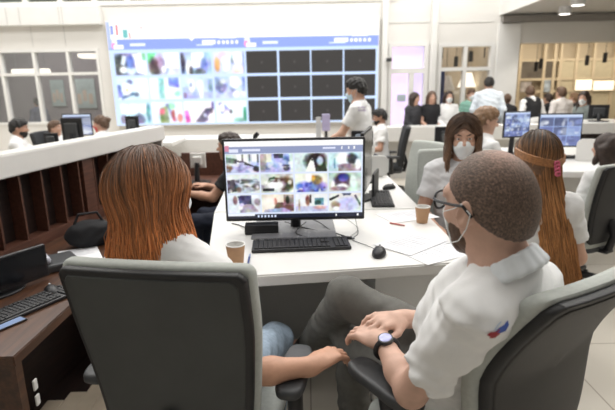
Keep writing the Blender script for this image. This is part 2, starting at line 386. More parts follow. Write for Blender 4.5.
    # --- hair
    n_face = Mh@unit((0, .6, -.8)); p_face = hp(0, .060, .036)
    hh = hh or (h if h < .008 else .008)
    def cap(off, k=.02, ears=False):
        q = [hel((0, -.012, .024), (.077+off, .100+off, .096+off), k), hel((0, -.05, -.02), (.066+off, .055+off, .075+off), .03)]
        return q+([el(hp(s*.084, .004, -.022), (.018, .030, .036), Mh, k=.01, sub=True) for s in (-1, 1)] if ears else [])
    kw = dict(seed=len(label)*1.3); kw.update(hair_kw or {})
    if hair == 'short':
        sdf_obj('hair', cap(.010, ears=True)+[hel((0, .030, .085), (.058, .062, .038), .03), hel((.02, .062, .070), (.04, .03, .024), .02)], hh, hair_mat, root, post=lambda D, ax: np.maximum(D, plane(ax, p_face, n_face))+lumps(ax, .006, 110)+folds(ax, .003, 4.0, kw['seed']))
    elif hair == 'buzz':
        ho = sdf_obj('hair', cap(.0035, ears=True), hh, hair_mat, root, post=lambda D, ax: np.maximum(D, plane(ax, hp(0, .056, .050), Mh@unit((0, .60, -.80)))))
        co = np.zeros(len(ho.data.vertices)*3); ho.data.vertices.foreach_get('co', co); q = (co.reshape(-1, 3)-j['head'])@Mh
        thin = .34*np.exp(-((q[:, 0]/.05)**2+((q[:, 1]+.045)/.05)**2+((q[:, 2]-.115)/.045)**2))+.22*np.exp(-(((np.abs(q[:, 0])-.045)/.03)**2+((q[:, 1]-.07)/.035)**2+((q[:, 2]-.06)/.05)**2))
        at_ = ho.data.attributes.new('thin', 'FLOAT', 'POINT'); at_.data.foreach_set('value', thin.astype(np.float32))
    elif hair in ('long', 'halfup'):
        L = hair_len; pr = cap(.012)
        xs = (-.055, -.02, .02, .055)
        th = kw.get('thin', 1.0)
        for x in xs: pr.append(rc(hp(x, -.062*(.4+.6*th)+abs(x)*.3, .0), hp(x*1.3, -.070*(.4+.6*th), 0)+A((0, 0, -L))+Mu@A((0, -.015, 0)), .040*th, .028*th, k=.03))
        for s in (-1, 1):
            if hair == 'long' and kw.get('front', True): pr.append(rc(hp(s*.078, -.005, .0), hp(s*.088, .02, 0)+A((0, 0, -L*.92)), .024, .026, k=.03))
            pr.append(rc(hp(s*.075*(.5+.5*th), -.04, .0), hp(s*.095*(.35+.65*th), -.055*(.4+.6*th), 0)+A((0, 0, -L*.97)), .032*th, .030*th, k=.03))
        nf = Mh@unit((0, .82, -.57)); pf = hp(0, .072, .062)
        pr.append(el(hp(0, .085, -.05), (.062, .075, .115), Mh, k=.02, sub=True))
        sdf_obj('hair', pr, hh, hair_mat, root, post=lambda D, ax: D+lumps(ax, .004, 75))
    elif hair == 'bun':
        sdf_obj('hair', cap(.012)+[hel((0, -.12, .05), (.04, .04, .04), .02)], hh, hair_mat, root, post=lambda D, ax: np.maximum(D, plane(ax, p_face, n_face))+lumps(ax, .004, 90))
    if beard:
        bb = [hel((0, .021, -.047), (.0655, .0765, .0735), .04), hel((0, .062, -.097), (.032, .030, .024), .03), hel((0, .082, -.06), (.034, .022, .026), .02)]
        sdf_obj('beard', bb, min(hh, .005), beard, root, post=lambda D, ax: np.maximum(np.maximum(D, plane(ax, hp(0, .07, -.038), Mh@unit((0, .25, .97)))), plane(ax, hp(0, -.010, -.04), Mh@unit((0, -1, .25))))+lumps(ax, .0015, 260))
    if mask:
        bb = [hel((0, .026, -.042), (.066, .079, .070), .03), rc(hp(0, .092, .004), hp(0, .104, -.030), .013, .020, k=.03), hel((0, .066, -.096), (.032, .029, .024), .03)]
        def mp(D, ax):
            D = np.maximum(D, plane(ax, hp(0, .10, -.004), Mh@unit((0, .1, 1)))); D = np.maximum(D, plane(ax, hp(0, .10, -.112), Mh@unit((0, .2, -1))))
            D = np.maximum(D, plane(ax, hp(0, mask_y, 0), Mh@unit((0, -1, .0)))); return D
        sdf_obj('face_mask', bb, min(hh, .005), mask, root, post=mp)
        for s in (-1, 1): MB().tube([hp(s*.066, mask_y+.002, -.012), hp(s*.078, .022, .004), hp(s*.088, -.006, .020), hp(s*.088, -.030, .0), hp(s*.084, -.014, -.036), hp(s*.074, .018, -.070), hp(s*.062, mask_y, -.090)], .0013, 5).build('ear_loop', mask, root, True)
    if glasses:
        g = MB()
        for s in (-1, 1):
            pts = [hp(s*.033+.027*math.cos(a), .112-.012*abs((s*.033+.027*math.cos(a))/.06)**2, .006+.021*math.sin(a)) for a in [i*2*math.pi/20 for i in range(21)]]
            g.tube(pts, .0030, 6, cap=False)
            g.tube([hp(s*.060, .101, .014), hp(s*.077, .075, .014), hp(s*.086, .02, .014), hp(s*.090, -.012, .016), hp(s*.083, -.03, -.008)], .0034, 6)
        g.tube([hp(-.008, .113, .010), hp(0, .1145, .013), hp(.008, .113, .010)], .002, 6)
        gl = g.build('glasses', glasses, root, True)
        q = MB()
        for s in (-1, 1):
            q.panel([(s*.033+.026*math.cos(i*2*math.pi/18), .006+.020*math.sin(i*2*math.pi/18)) for i in range(18)], .0014, .0005, lambda a, b, nn: hp(a, .112-.012*abs(a/.06)**2+nn, b), 3)
        q.build('lens', M_['lens'], gl, True)
    return root, j, hp, Mh, Mu
def strands(name, root, hp, Mh, n, L, m, c_root, c_tip, rad=.0022, part=(.08, -.07), az0=65, flare=0.0, wave=.006, jitter=.05, front=1.0, grav=None, sag=None, off=.017, tie=None, cjit=.25, push=None):
    """long hair: thin tubes that leave the parting, follow the skull and hang"""
    vs = []; fs = []; cs = []; rx, ry, rz = .078+off, .100+off, .096+off; c0 = A((0, -.012, .024)); g = A(grav if grav is not None else (0, 0, -1))
    for i in range(n):
        s = RNG.choice((-1, 1)); u = RNG.random()**.8; az = R(az0+(180-az0)*u+RNG.normal(0, 4)); yp = part[0]+(part[1]-part[0])*min(1, u*1.1)+RNG.normal(0, .012)
        S = A((s*abs(RNG.normal(0, .010)), yp/ry, 0)); S[2] = math.sqrt(max(.05, 1-S[0]**2-S[1]**2)); S = unit(S)
        E = A((s*math.sin(az), math.cos(az), -.30 if u > .3 else -.12)); E = unit(E); om = math.acos(np.clip(S.dot(E), -1, 1)); jr = 1+RNG.normal(0, .02)-(.05*RNG.random())
        t_start = RNG.random()**2*.35; pts = []
        for t in np.linspace(t_start, 1, 7):
            q = (math.sin((1-t)*om)*S+math.sin(t*om)*E)/max(math.sin(om), 1e-6); pts.append(A(hp(*(c0+q*A((rx, ry, rz))*jr))))
        end = pts[-1]; out = (Mh@A((E[0], E[1], 0))); ln = L*(1+RNG.normal(0, jitter))*(front if u < .2 else 1); ph = RNG.random()*6.28; wv = wave*(.5+RNG.random()); fq = 1.2+RNG.random()
        for t in np.linspace(0, 1, 9)[1:]:
            p = end+g*ln*t+out*(flare*t-.012*math.sin(min(1, t*3)*math.pi))+A((math.sin(ph+t*6.28*fq)*wv*t, math.cos(ph*1.7+t*6.28*fq)*wv*t, 0))
            if push is not None: p = push(p, t)
            pts.append(p)
        pts = np.array(pts); rr = rad*(.7+.6*RNG.random()); k0 = len(vs); mix = np.clip(RNG.normal(0, cjit), -.5, .5); NP = len(pts)
        for a in range(NP):
            d = unit(pts[min(a+1, NP-1)]-pts[max(a-1, 0)]); uu = unit(np.cross(d, (.3, .5, .81))); ww = np.cross(d, uu); r_ = rr*(1 if a < NP-3 else (NP-a)/3.5)
            for q in range(4):
                an = q*math.pi/2; vs.append(pts[a]+(uu*math.cos(an)+ww*math.sin(an))*r_)
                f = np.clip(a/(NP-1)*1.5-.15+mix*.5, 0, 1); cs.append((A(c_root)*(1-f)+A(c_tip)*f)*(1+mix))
            if a: 
                for q in range(4): fs.append((k0+(a-1)*4+q, k0+(a-1)*4+(q+1) % 4, k0+a*4+(q+1) % 4, k0+a*4+q))
    me = np_mesh(name, np.array(vs), np.array(fs)); set_col(me, np.array(cs)); return link(name, me, m, root, smooth=True)
# ------------------------------------------------------------------ palette
FL = 0.18                      # the near work area stands on a low platform
white = mat('white_paint', (.80, .79, .76), .55, var=.03, scale=3)
wallw = mat('wall_white', (.78, .76, .72), .6, var=.03, scale=1.2)
wallg = mat('wall_grey', (.62, .61, .58), .6, var=.03, scale=1)
beige = mat('beige_wall', (.62, .54, .42), .6, var=.04, scale=1.5)
lam = mat('white_laminate', (.80, .79, .765), .32, var=.02, scale=4, coat=.15)
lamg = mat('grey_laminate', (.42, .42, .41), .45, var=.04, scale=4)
blackp = mat('black_plastic', (.012, .012, .014), .42, var=.15, scale=30)
blackk = mat('black_keys', (.02, .02, .022), .5, var=.15, scale=60)
greyp = mat('grey_metal', (.33, .34, .35), .4, .5, var=.05)
dgrey = mat('dark_grey_plastic', (.045, .047, .050), .5, var=.1, scale=40)
shellm = mat('chair_shell', (.050, .053, .052), .62, var=.12, scale=6, bump=.25, bscale=500)
shellm2 = mat('chair_shell_inner', (.036, .034, .032), .6, var=.12, scale=6, bump=.2, bscale=500)
edgem = mat('chair_edge', (.012, .012, .013), .55, var=.1)
cush = mat('chair_cushion', (.43, .45, .42), .85, var=.06, scale=80, bump=.5, bscale=420)
cushd = mat('chair_cushion_dark', (.03, .032, .035), .8, var=.1, scale=60, bump=.4, bscale=420)
skin = mat('skin', (.60, .36, .26), .5, var=.07, scale=35, bump=.12, bscale=260)
mat('skin_tan', (.42, .235, .16), .5, var=.07, scale=35); mat('skin_warm', (.57, .315, .21), .5, var=.08, scale=30, bump=.12, bscale=260)
mat('eye_white', (.75, .73, .70), .2, var=0); mat('eye_dark', (.03, .018, .012), .15, var=0)
shirtw = mat('white_cotton', (.79, .79, .785), .85, var=.025, scale=30, bump=.25, bscale=600)
shirtb = mat('pale_blue_cotton', (.68, .74, .80), .85, var=.04, scale=20)
shirtl = mat('pale_grey_cotton', (.66, .66, .67), .85, var=.04, scale=20)
collarm = mat('collar_cotton', (.73, .765, .79), .85, var=.03, scale=40)
maskm = mat('white_mask', (.80, .83, .84), .8, var=.02); maskb = mat('blue_mask', (.50, .68, .80), .8, var=.03); maskr = mat('red_mask', (.65, .10, .10), .8, var=.05)
trg = mat('grey_trousers', (.125, .122, .110), .8, var=.12, scale=40, bump=.3, bscale=500)
jeans = mat('light_denim', (.30, .38, .47), .85, var=.15, scale=60, bump=.3, bscale=500); denimd = mat('dark_denim', (.022, .028, .05), .85, var=.15, scale=40)
blackc = mat('black_cotton', (.012, .012, .014), .85, var=.15, scale=30); darkc = mat('charcoal_cotton', (.035, .035, .04), .85, var=.15, scale=30)
greenc = mat('green_cotton', (.22, .42, .34), .85, var=.1, scale=25); teal = mat('teal_fabric', (.03, .10, .11), .8, var=.1)
shoem = mat('shoe_leather', (.03, .028, .027), .5, var=.1); hblack = mat('black_hair', (.012, .010, .009), .55, var=.3, scale=60)
hbrown = mat('brown_hair', (.10, .055, .032), .55, var=.3, scale=60); hdark = mat('dark_brown_hair', (.035, .020, .014), .55, var=.3, scale=60)
hred = mat('red_hair', (.20, .075, .03), .5, var=.3, scale=60); hginger = mat('ginger_brown_hair', (.15, .075, .035), .5, var=.3, scale=60); hfair = mat('fair_hair', (.24, .14, .075), .5, var=.25, scale=60)
hairs = attr_mat('hair_strands', rough=.42, spec=.4)
kraft = mat('kraft_paper', (.50, .30, .17), .75, var=.06, scale=30); paper = mat('paper', (.80, .80, .82), .7, var=.015, scale=8)
paperp = mat('printed_lines', (.66, .67, .72), .8, var=.1)
mat('lens', (.9, .9, .9), .05, var=0); MATS['lens'] = glass('lens_glass', (.93, .95, .96), .08)
pane = glass('window_glass', (.90, .90, .91), .10); paneg = glass('green_window_glass', (.55, .66, .62), .15)
def buzz_mat():
    m = bpy.data.materials.new('cropped_hair'); m.use_nodes = True; nt = m.node_tree; b = nt.nodes['Principled BSDF']; b.inputs['Roughness'].default_value = .6; L = nt.links.new
    tc = nt.nodes.new('ShaderNodeTexCoord'); mp = nt.nodes.new('ShaderNodeMapping'); mp.inputs['Scale'].default_value = (1, .35, .5)
    n = nt.nodes.new('ShaderNodeTexNoise'); n.inputs['Scale'].default_value = 420; n.inputs['Detail'].default_value = 3
    L(tc.outputs['Object'], mp.inputs['Vector']); L(mp.outputs['Vector'], n.inputs['Vector'])
    a = nt.nodes.new('ShaderNodeAttribute'); a.attribute_name = 'thin'
    ad = nt.nodes.new('ShaderNodeMath'); ad.operation = 'MULTIPLY_ADD'; L(n.outputs['Fac'], ad.inputs[0]); ad.inputs[1].default_value = 1.0; L(a.outputs['Fac'], ad.inputs[2])
    r = nt.nodes.new('ShaderNodeValToRGB'); e = r.color_ramp.elements; e[0].position = .36; e[0].color = (.055, .036, .026, 1); e[1].position = .92; e[1].color = (.42, .25, .19, 1)
    x = e.new(.60); x.color = (.15, .098, .072, 1)
    L(ad.outputs[0], r.inputs['Fac']); L(r.outputs['Color'], b.inputs['Base Color'])
    bp = nt.nodes.new('ShaderNodeBump'); bp.inputs['Strength'].default_value = .5; bp.inputs['Distance'].default_value = .003; L(n.outputs['Fac'], bp.inputs['Height']); L(bp.outputs['Normal'], b.inputs['Normal'])
    return m
buzzm = buzz_mat()
def tile_mat(name, c1, c2, w, hgt, mort=.004, rough=.35):
    m = bpy.data.materials.new(name); m.use_nodes = True; nt = m.node_tree; b = nt.nodes['Principled BSDF']; b.inputs['Roughness'].default_value = rough; L = nt.links.new
    tc = nt.nodes.new('ShaderNodeTexCoord'); br = nt.nodes.new('ShaderNodeTexBrick'); br.offset = .5; br.inputs['Scale'].default_value = 1
    br.inputs['Brick Width'].default_value = w; br.inputs['Row Height'].default_value = hgt; br.inputs['Mortar Size'].default_value = mort; br.inputs['Mortar Smooth'].default_value = .1
    br.inputs['Color1'].default_value = (*c1, 1); br.inputs['Color2'].default_value = (*c2, 1); br.inputs['Mortar'].default_value = (c1[0]*.55, c1[1]*.52, c1[2]*.48, 1)
    L(tc.outputs['Object'], br.inputs['Vector']); L(br.outputs['Color'], b.inputs['Base Color']); return m
floorm = tile_mat('floor_boards', (.60, .555, .48), (.57, .53, .46), 1.4, .62)
woodm = wood('brown_wood', (.050, .021, .011), (.105, .044, .021)); woodd = wood('dark_wood', (.012, .006, .005), (.026, .012, .009), .5)
woodr = wood('red_brown_wood', (.075, .029, .018), (.13, .052, .032), .5)

# ------------------------------------------------------------------ screens: what they show is painted on a fine grid of emitting points
class Canvas:
    def __init__(s, w, h, bg=(1, 1, 1)):
        s.w, s.h = w, h; s.a = np.ones((h, w, 3))*A(bg); s.y, s.x = np.mgrid[0:h, 0:w]; s.win = (0, 0, w, h); s.msk = np.zeros((h, w))
    def sub(s, x0, y0, x1, y1): s.win = (x0, y0, x1, y1); return s
    def uv(s):
        x0, y0, x1, y1 = s.win; return (s.x+.5-x0)/(x1-x0), (s.y+.5-y0)/(y1-y0)
    def put(s, m, c, al=1.0):
        u, v = s.uv(); m = m*((u >= 0) & (u <= 1) & (v >= 0) & (v <= 1))*al; s.a = s.a*(1-m[..., None])+A(c)*m[..., None]; return s
    def rect(s, x0, y0, x1, y1, c, al=1.0, soft=.0):
        u, v = s.uv(); return s.put(((u >= x0) & (u <= x1) & (v >= y0) & (v <= y1)).astype(float), c, al)
    def ell(s, cx, cy, rx, ry, c, al=1.0, soft=.25):
        u, v = s.uv(); d = np.sqrt(((u-cx)/rx)**2+((v-cy)/ry)**2); return s.put(np.clip((1+soft-d)/(2*soft), 0, 1), c, al)
    def quad(s, p, c, al=1.0):
        u, v = s.uv(); m = np.ones_like(u, bool); n = len(p); ar = sum(p[i][0]*p[(i+1) % n][1]-p[(i+1) % n][0]*p[i][1] for i in range(n)); sg = 1 if ar > 0 else -1
        for i in range(n):
            (x0, y0), (x1, y1) = p[i], p[(i+1) % n]; m &= sg*((x1-x0)*(v-y0)-(y1-y0)*(u-x0)) >= 0
        return s.put(m.astype(float), c, al)
    def speck(s, n, cols, r=.05, seed=1, y0=.0, y1=1.0, al=.8):
        g = np.random.default_rng(seed)
        for i in range(n): s.ell(g.random(), y0+(y1-y0)*g.random(), r*(.4+g.random()), r*1.3*(.4+g.random()), cols[g.integers(len(cols))], al*g.random()**.5)
        return s
    def finish(s, seed, blur=2, noise=.10, lift=0.0):
        g = np.random.default_rng(seed)
        for f_, am in ((9, 1.0), (4, .8)):
            hh_, ww_ = s.h//f_+3, s.w//f_+3; n = g.normal(0, 1, (hh_, ww_, 1))*.8+g.normal(0, .35, (hh_, ww_, 3)); yi, xi = s.y/f_, s.x/f_; y0, x0 = yi.astype(int), xi.astype(int); fy, fx = (yi-y0)[..., None], (xi-x0)[..., None]
            v = (n[y0, x0]*(1-fy)+n[y0+1, x0]*fy)*(1-fx)+(n[y0, x0+1]*(1-fy)+n[y0+1, x0+1]*fy)*fx; q = s.a.mean(2, keepdims=True); s.a = s.a+v*noise*am*np.clip(4*q*(1-q)+.15, 0, 1)*s.msk[..., None]
        for _ in range(blur):
            p_ = np.pad(s.a, ((1, 1), (1, 1), (0, 0)), 'edge'); b_ = (p_[1:-1, 1:-1]*2+p_[:-2, 1:-1]+p_[2:, 1:-1]+p_[1:-1, :-2]+p_[1:-1, 2:])/6; s.a = s.a+(b_-s.a)*s.msk[..., None]
        s.a = np.clip(s.a, 0, 1); s.a = s.a+lift*(1-s.a)*s.msk[..., None]; return s
    def mark(s):
        u, v = s.uv(); s.msk = np.maximum(s.msk, ((u >= 0) & (u <= 1) & (v >= 0) & (v <= 1)).astype(float)); return s
    def mesh(s, name, W, H, m, parent, gamma=True):
        """grid in local XZ facing -Y, centred at the bottom middle"""
        w, h = s.w, s.h; X = (np.arange(w)/(w-1)-.5)*W; Z = (1-np.arange(h)/(h-1))*H
        vs = np.zeros((h, w, 3)); vs[..., 0] = X[None, :]; vs[..., 2] = Z[:, None]; i = np.arange(h*w).reshape(h, w)
        f = np.stack([i[1:, :-1], i[1:, 1:], i[:-1, 1:], i[:-1, :-1]], -1).reshape(-1, 4)
        me = np_mesh(name, vs.reshape(-1, 3), f); c = np.clip(s.a, 0, 1).reshape(-1, 3); c = np.where(c <= .04045, c/12.92, ((c+.055)/1.055)**2.4); set_col(me, c)
        return link(name, me, m, parent)
LAV = (.72, .74, .92); WHT = (1, 1, 1); DK = (.16, .15, .20); NAVY = (.16, .18, .36); BRN = (.45, .33, .28); CRM = (.93, .90, .84); TEA = (.55, .75, .78); SKY = (.80, .88, 1)
screen_m = attr_mat('screen_glow', 1.0, rough=.25); wall_screen_m = attr_mat('video_wall_glow', 1.25, rough=.4)
def feeds(c, X0, Y0, cw, ch, gx, gy):
    def S(i, r): x = X0+i*(cw+gx); y = Y0+r*(ch+gy); return c.sub(x, y, x+cw, y+ch).mark()
    f = S(0, 0).rect(0, 0, 1, 1, LAV); f.rect(0, 0, 1, .35, (.85, .88, .86)); f.quad([(0, .15), (.35, .25), (.3, .5), (0, .6)], (.35, .42, .38)); [f.rect(x, 0, x+.13, .52, WHT) for x in (.34, .55, .8)]; [f.rect(x, 0, x+.05, .45, (.35, .38, .40)) for x in (.48, .70, .95)]
    f.quad([(.25, .3), (.6, .42), (.95, .72), (.9, .82), (.55, .55), (.25, .42)], (.15, .15, .2)); f.ell(.92, .8, .1, .16, (.1, .1, .15)); f.ell(.06, .75, .13, .2, (.50, .33, .30)); f.speck(18, [WHT, (.55, .58, .78), (.8, .85, 1)], .08, 3, .4)
    f = S(1, 0).rect(0, 0, 1, 1, LAV); f.rect(0, 0, .18, .55, (.72, .70, .62)); f.rect(.18, 0, .34, .45, (.95, .93, .85)); f.rect(.42, 0, .7, .25, (.25, .26, .34)); f.ell(.05, .7, .14, .25, (.55, .52, .55)); f.ell(.78, .45, .12, .3, (.4, .45, .65)); f.ell(.8, .75, .1, .18, DK); f.quad([(.88, 0), (1, 0), (1, 1), (.94, 1)], (.86, .94, .9)); f.speck(16, [WHT, (.6, .63, .82)], .08, 4, .4)
    f = S(2, 0).rect(0, 0, 1, 1, (.88, .95, .95)); f.ell(.66, .45, .34, .5, (.14, .12, .13)); f.quad([(.55, .6), (.95, .6), (1, 1), (.4, 1)], (.18, .17, .16)); f.ell(.78, .42, .1, .25, (.75, .85, .9)); f.quad([(.5, .25), (.58, .3), (.62, .7), (.66, 1), (.3, 1), (.42, .6)], (1, 1, .97)); f.ell(.55, .35, .05, .06, (.35, .3, .3))
    f = S(3, 0).rect(0, 0, 1, 1, (.78, .90, .93)); f.ell(.42, .3, .2, .38, WHT); f.rect(.3, .72, 1, 1, (.62, .55, .58)); f.ell(.72, .35, .16, .3, (.2, .2, .22)); f.ell(.9, .65, .1, .3, WHT); f.ell(.55, .72, .25, .12, (.55, .48, .50)); f.rect(.15, .3, .2, .85, (.5, .7, .75))
    f = S(0, 1).rect(0, 0, 1, 1, (.90, .93, .92)); f.ell(.55, .6, .42, .38, (.78, .80, .88)); f.quad([(0, .3), (.22, .25), (.3, .9), (0, 1)], (.28, .25, .26)); f.ell(.55, .35, .35, .1, (.3, .3, .33), .7); f.ell(.9, .65, .12, .2, (.35, .33, .33), .8); f.speck(20, [WHT, (.6, .6, .72), (.3, .3, .35)], .07, 5, .3); f.ell(.35, .8, .08, .15, (.6, .5, .48))
    f = S(1, 1).rect(0, 0, 1, 1, (.86, .88, .86)); f.ell(.75, .55, .3, .4, (.38, .30, .26)); f.ell(.45, .6, .28, .25, WHT); f.rect(.05, .78, .4, .92, (.2, .2, .24)); f.ell(.45, .3, .12, .12, (.45, .32, .32)); f.quad([(.25, .2), (.45, .12), (.4, .3), (.15, .6)], (.30, .36, .33)); f.speck(14, [WHT, (.2, .2, .25)], .07, 6)
    f = S(2, 1).rect(0, 0, 1, 1, (.95, .96, .90)); f.ell(.5, .75, .5, .35, (.45, .50, .82)); f.ell(.68, .35, .16, .25, (.5, .38, .22)); f.ell(.55, .25, .08, .15, (.82, .62, .25)); f.ell(.42, .2, .1, .3, WHT); f.speck(26, [(.3, .4, .8), WHT, (.6, .65, .95), (.35, .3, .3)], .07, 7, .5)
    f = S(3, 1).rect(0, 0, 1, 1, (.80, .88, .84)); f.ell(.42, .45, .26, .45, (.30, .24, .28)); f.ell(.45, .25, .16, .22, (.22, .26, .62)); f.ell(.42, .75, .18, .18, WHT); f.ell(.75, .45, .1, .35, (.93, 1, .97)); f.ell(.12, .65, .06, .25, WHT); f.ell(.3, .85, .25, .12, (.55, .45, .48))
    f = S(0, 2).rect(0, 0, 1, 1, (.90, .93, .96)); f.quad([(.3, .05), (.72, .03), (.72, .55), (.36, .6)], (.24, .25, .42)); f.ell(.22, .3, .07, .25, (.45, .33, .33)); f.quad([(.38, .55), (.75, .5), (.95, .95), (.35, 1)], (.68, .66, .70)); f.ell(.38, .7, .07, .15, WHT); f.ell(.92, .4, .1, .2, (.55, .53, .50), .8); f.ell(.42, .55, .07, .1, (.85, .82, .95))
    f = S(1, 2).rect(0, 0, 1, 1, (.96, .93, .86)); f.quad([(.45, .45), (1, .5), (1, .95), (.35, .9)], (.48, .36, .33)); f.rect(.68, .02, 1, .6, (.62, .52, .52)); f.ell(.8, .3, .06, .22, (.12, .14, .12)); f.ell(.42, .4, .05, .2, (.72, .48, .36)); f.quad([(.08, .85), (.7, .75), (.95, 1), (.05, 1)], (.68, .70, .82)); f.ell(.2, .45, .2, .3, (1, .97, .92))
    f = S(2, 2).rect(0, 0, 1, 1, (.94, .95, .95)); f.rect(0, .7, 1, 1, (.80, .82, .93)); f.ell(.38, .38, .07, .28, (.52, .32, .26)); f.rect(.44, .05, .5, .5, (.25, .23, .25)); f.rect(.60, .25, .88, .65, (.40, .58, .68)); f.ell(.75, .78, .2, .1, (.88, .72, .72)); f.rect(.08, .3, .15, .95, (.82, .80, .68)); f.ell(.7, .5, .1, .12, (.2, .32, .4))
    f = S(3, 2).rect(0, 0, 1, 1, (.93, .93, .90)); f.ell(.6, .65, .34, .42, (.80, .80, .95)); f.quad([(0, .3), (.3, .08), (.32, .18), (.02, .42)], (.12, .12, .14)); f.quad([(.4, 0), (.7, 0), (.66, .12), (.45, .14)], (.28, .30, .42)); f.quad([(.78, .12), (.84, .1), (1, .6), (.97, .75)], (.30, .30, .36)); f.ell(.2, .65, .14, .2, (.62, .50, .46)); f.ell(.22, .85, .1, .12, WHT)
def desk_canvas():
    c = Canvas(240, 140, (.88, .92, 1)); c.sub(0, 0, 240, 140)
    c.rect(0, 0, 1, .07, WHT).rect(0, .07, 1, .155, (.58, .62, .76)); c.rect(.005, .06, .035, .13, (.85, .55, .65)); c.rect(.035, .10, .10, .14, (.9, .92, 1)); c.rect(.13, .10, .26, .125, (.90, .92, 1)); c.rect(.71, .09, .80, .115, (.9, .92, 1)); [c.rect(x, .085, x+.012, .12, WHT) for x in (.84, .89, .93)]
    feeds(c, 2, 23, 56.5, 33, 3, 3.5); c.finish(11, 1, .10)
    c.sub(0, 0, 240, 140); c.rect(0, .945, 1, 1, (.10, .12, .20)); c.rect(0, .935, .20, .965, (.95, .97, 1)); [c.rect(.22+.025*i, .955, .235+.025*i, .985, (.85, .9, 1)) for i in range(6)]; [c.rect(x, .955, x+.01, .985, WHT) for x in (.80, .96)]
    return c
def wall_canvas():
    W_, H_ = 408, 156; c = Canvas(W_, H_, SKY); c.sub(0, 0, W_, H_)
    c.rect(0, 0, 1, .165, WHT).rect(0, .165, 1, .27, (.56, .64, .95)).rect(0, .262, 1, .275, (.78, .88, 1)); c.rect(0, 0, .012, .25, (.70, .76, 1)); c.quad([(.30, .165), (.32, .165), (.31, .19)], WHT)
    for k in (0, 1):
        x = .012+k*.49; c.ell(x+.012, .20, .010, .045, WHT); c.ell(x+.008, .225, .008, .03, (.98, .60, .80)); c.rect(x+.008, .215, x+.045, .255, WHT); c.rect(x+.068, .205, x+.125, .232, (.92, .95, 1))
        c.rect(x+.335, .185, x+.385, .222, WHT); c.rect(x+.315, .222, x+.375, .235, (.85, .9, 1)); [c.rect(x+.392+.0165*i, .19, x+.402+.0165*i, .222, WHT) for i in range(5)]; c.rect(x+.40, .165, x+.46, .175, (.95, .97, 1))
    c.rect(.035, .03, .042, .13, (.95, .45, .5)); c.rect(.06, .08, .075, .155, (.45, .75, .75)); c.rect(.082, .10, .087, .16, (.95, .5, .5)); c.rect(.125, .05, .13, .08, (.9, .6, .6)); c.rect(.015, .04, .024, .12, (.55, .60, .9))
    ys = (.292, .530, .768); hh = .215; xs = [.018+.1222*i for i in range(8)]
    G = lambda i, r: c.sub(xs[i]*W_, ys[r]*H_, (xs[i]+.116)*W_, (ys[r]+hh)*H_); H = lambda i, r: G(i, r).mark()
    for i in range(4, 8):
        for r in range(3): G(i, r).rect(0, 0, 1, 1, (.205, .195, .19)); c.ell(.5, .52, .03, .05, (.32, .31, .31))
    f = H(0, 0).rect(0, 0, 1, 1, (.35, .40, .58)); f.ell(.15, .55, .2, .45, (.12, .14, .16)); f.quad([(.25, .1), (.38, .15), (.30, .6), (.18, .5)], (.9, .95, 1)); f.ell(.25, .75, .12, .15, WHT); f.ell(.5, .8, .16, .18, (.8, .88, 1)); f.quad([(.55, .05), (1, 0), (1, 1), (.7, .9)], WHT); f.ell(.5, .4, .13, .3, (.22, .33, .70)); f.rect(.88, 0, 1, .35, (.55, .92, .70))
    f = H(1, 0).rect(0, 0, 1, 1, (.80, .85, 1)); f.quad([(0, 0), (.3, 0), (.15, .4), (0, .5)], (.35, .85, .55)); f.ell(.22, .65, .2, .4, (.25, .17, .25)); f.ell(.55, .65, .12, .3, (.40, .48, .72)); f.rect(.55, 0, 1, .7, WHT); f.ell(.42, .5, .1, .4, (.62, .55, .72)); f.ell(.5, .75, .08, .15, WHT)
    f = H(2, 0).rect(0, 0, 1, 1, (.62, .76, 1)); f.ell(.05, .5, .1, .5, (.15, .17, .28)); f.ell(.25, .7, .1, .35, WHT); f.ell(.33, .85, .07, .2, DK); f.rect(.35, .05, .75, .7, WHT); f.ell(.75, .65, .12, .35, (.35, .52, .80)); f.ell(.6, .9, .2, .15, (.22, .3, .35))
    f = H(3, 0).rect(0, 0, 1, 1, (.80, .84, 1)); f.ell(.12, .55, .09, .35, (1, .72, .45)); f.ell(.35, .2, .2, .2, (.95, .78, .95)); f.quad([(.25, .3), (.6, .15), (.5, .8), (.35, .9)], WHT); f.ell(.62, .35, .06, .2, (.35, .50, .52)); f.ell(.78, .3, .15, .3, WHT); f.ell(.8, .85, .2, .2, (1, .88, .82)); f.rect(.95, 0, 1, 1, (.4, .48, .72))
    f = H(0, 1).rect(0, 0, 1, 1, (.85, .96, 1)); f.quad([(0, .3), (.1, .3), (.15, .85), (0, .9)], (.40, .42, .80)); f.quad([(.1, .85), (.5, .65), (.55, .72), (.1, 1)], (.22, .40, .60)); f.ell(.4, .2, .1, .12, (.25, .33, .5)); f.ell(.3, .5, .16, .3, WHT); f.ell(.8, .4, .2, .45, WHT); f.ell(.3, .55, .04, .06, (.8, .8, .4)); f.ell(.6, .75, .08, .1, (.45, .5, .6))
    f = H(1, 1).rect(0, 0, 1, 1, (.90, .98, 1)); f.quad([(.3, .05), (.46, .05), (.46, .95), (.3, .95)], (.45, .75, .75)); f.rect(.6, .02, .95, .45, (.42, .50, .95)); f.ell(.65, .7, .2, .3, (.95, 1, .92)); f.ell(.1, .5, .12, .4, WHT); f.ell(.88, .75, .1, .12, (.6, .95, .8)); f.rect(.5, .1, .56, .5, WHT)
    f = H(2, 1).rect(0, 0, 1, 1, (.72, .82, 1)); f.rect(0, .7, 1, 1, (.62, .70, .95)); f.ell(.3, .4, .1, .3, WHT); f.ell(.28, .35, .05, .12, (.45, .5, .65)); f.ell(.58, .4, .12, .25, (.95, .97, 1)); f.quad([(.85, .1), (1, .1), (1, .7), (.85, .7)], (.45, .60, .72)); f.ell(.05, .85, .08, .15, (.45, .35, .6)); f.ell(.6, .75, .06, .2, WHT)
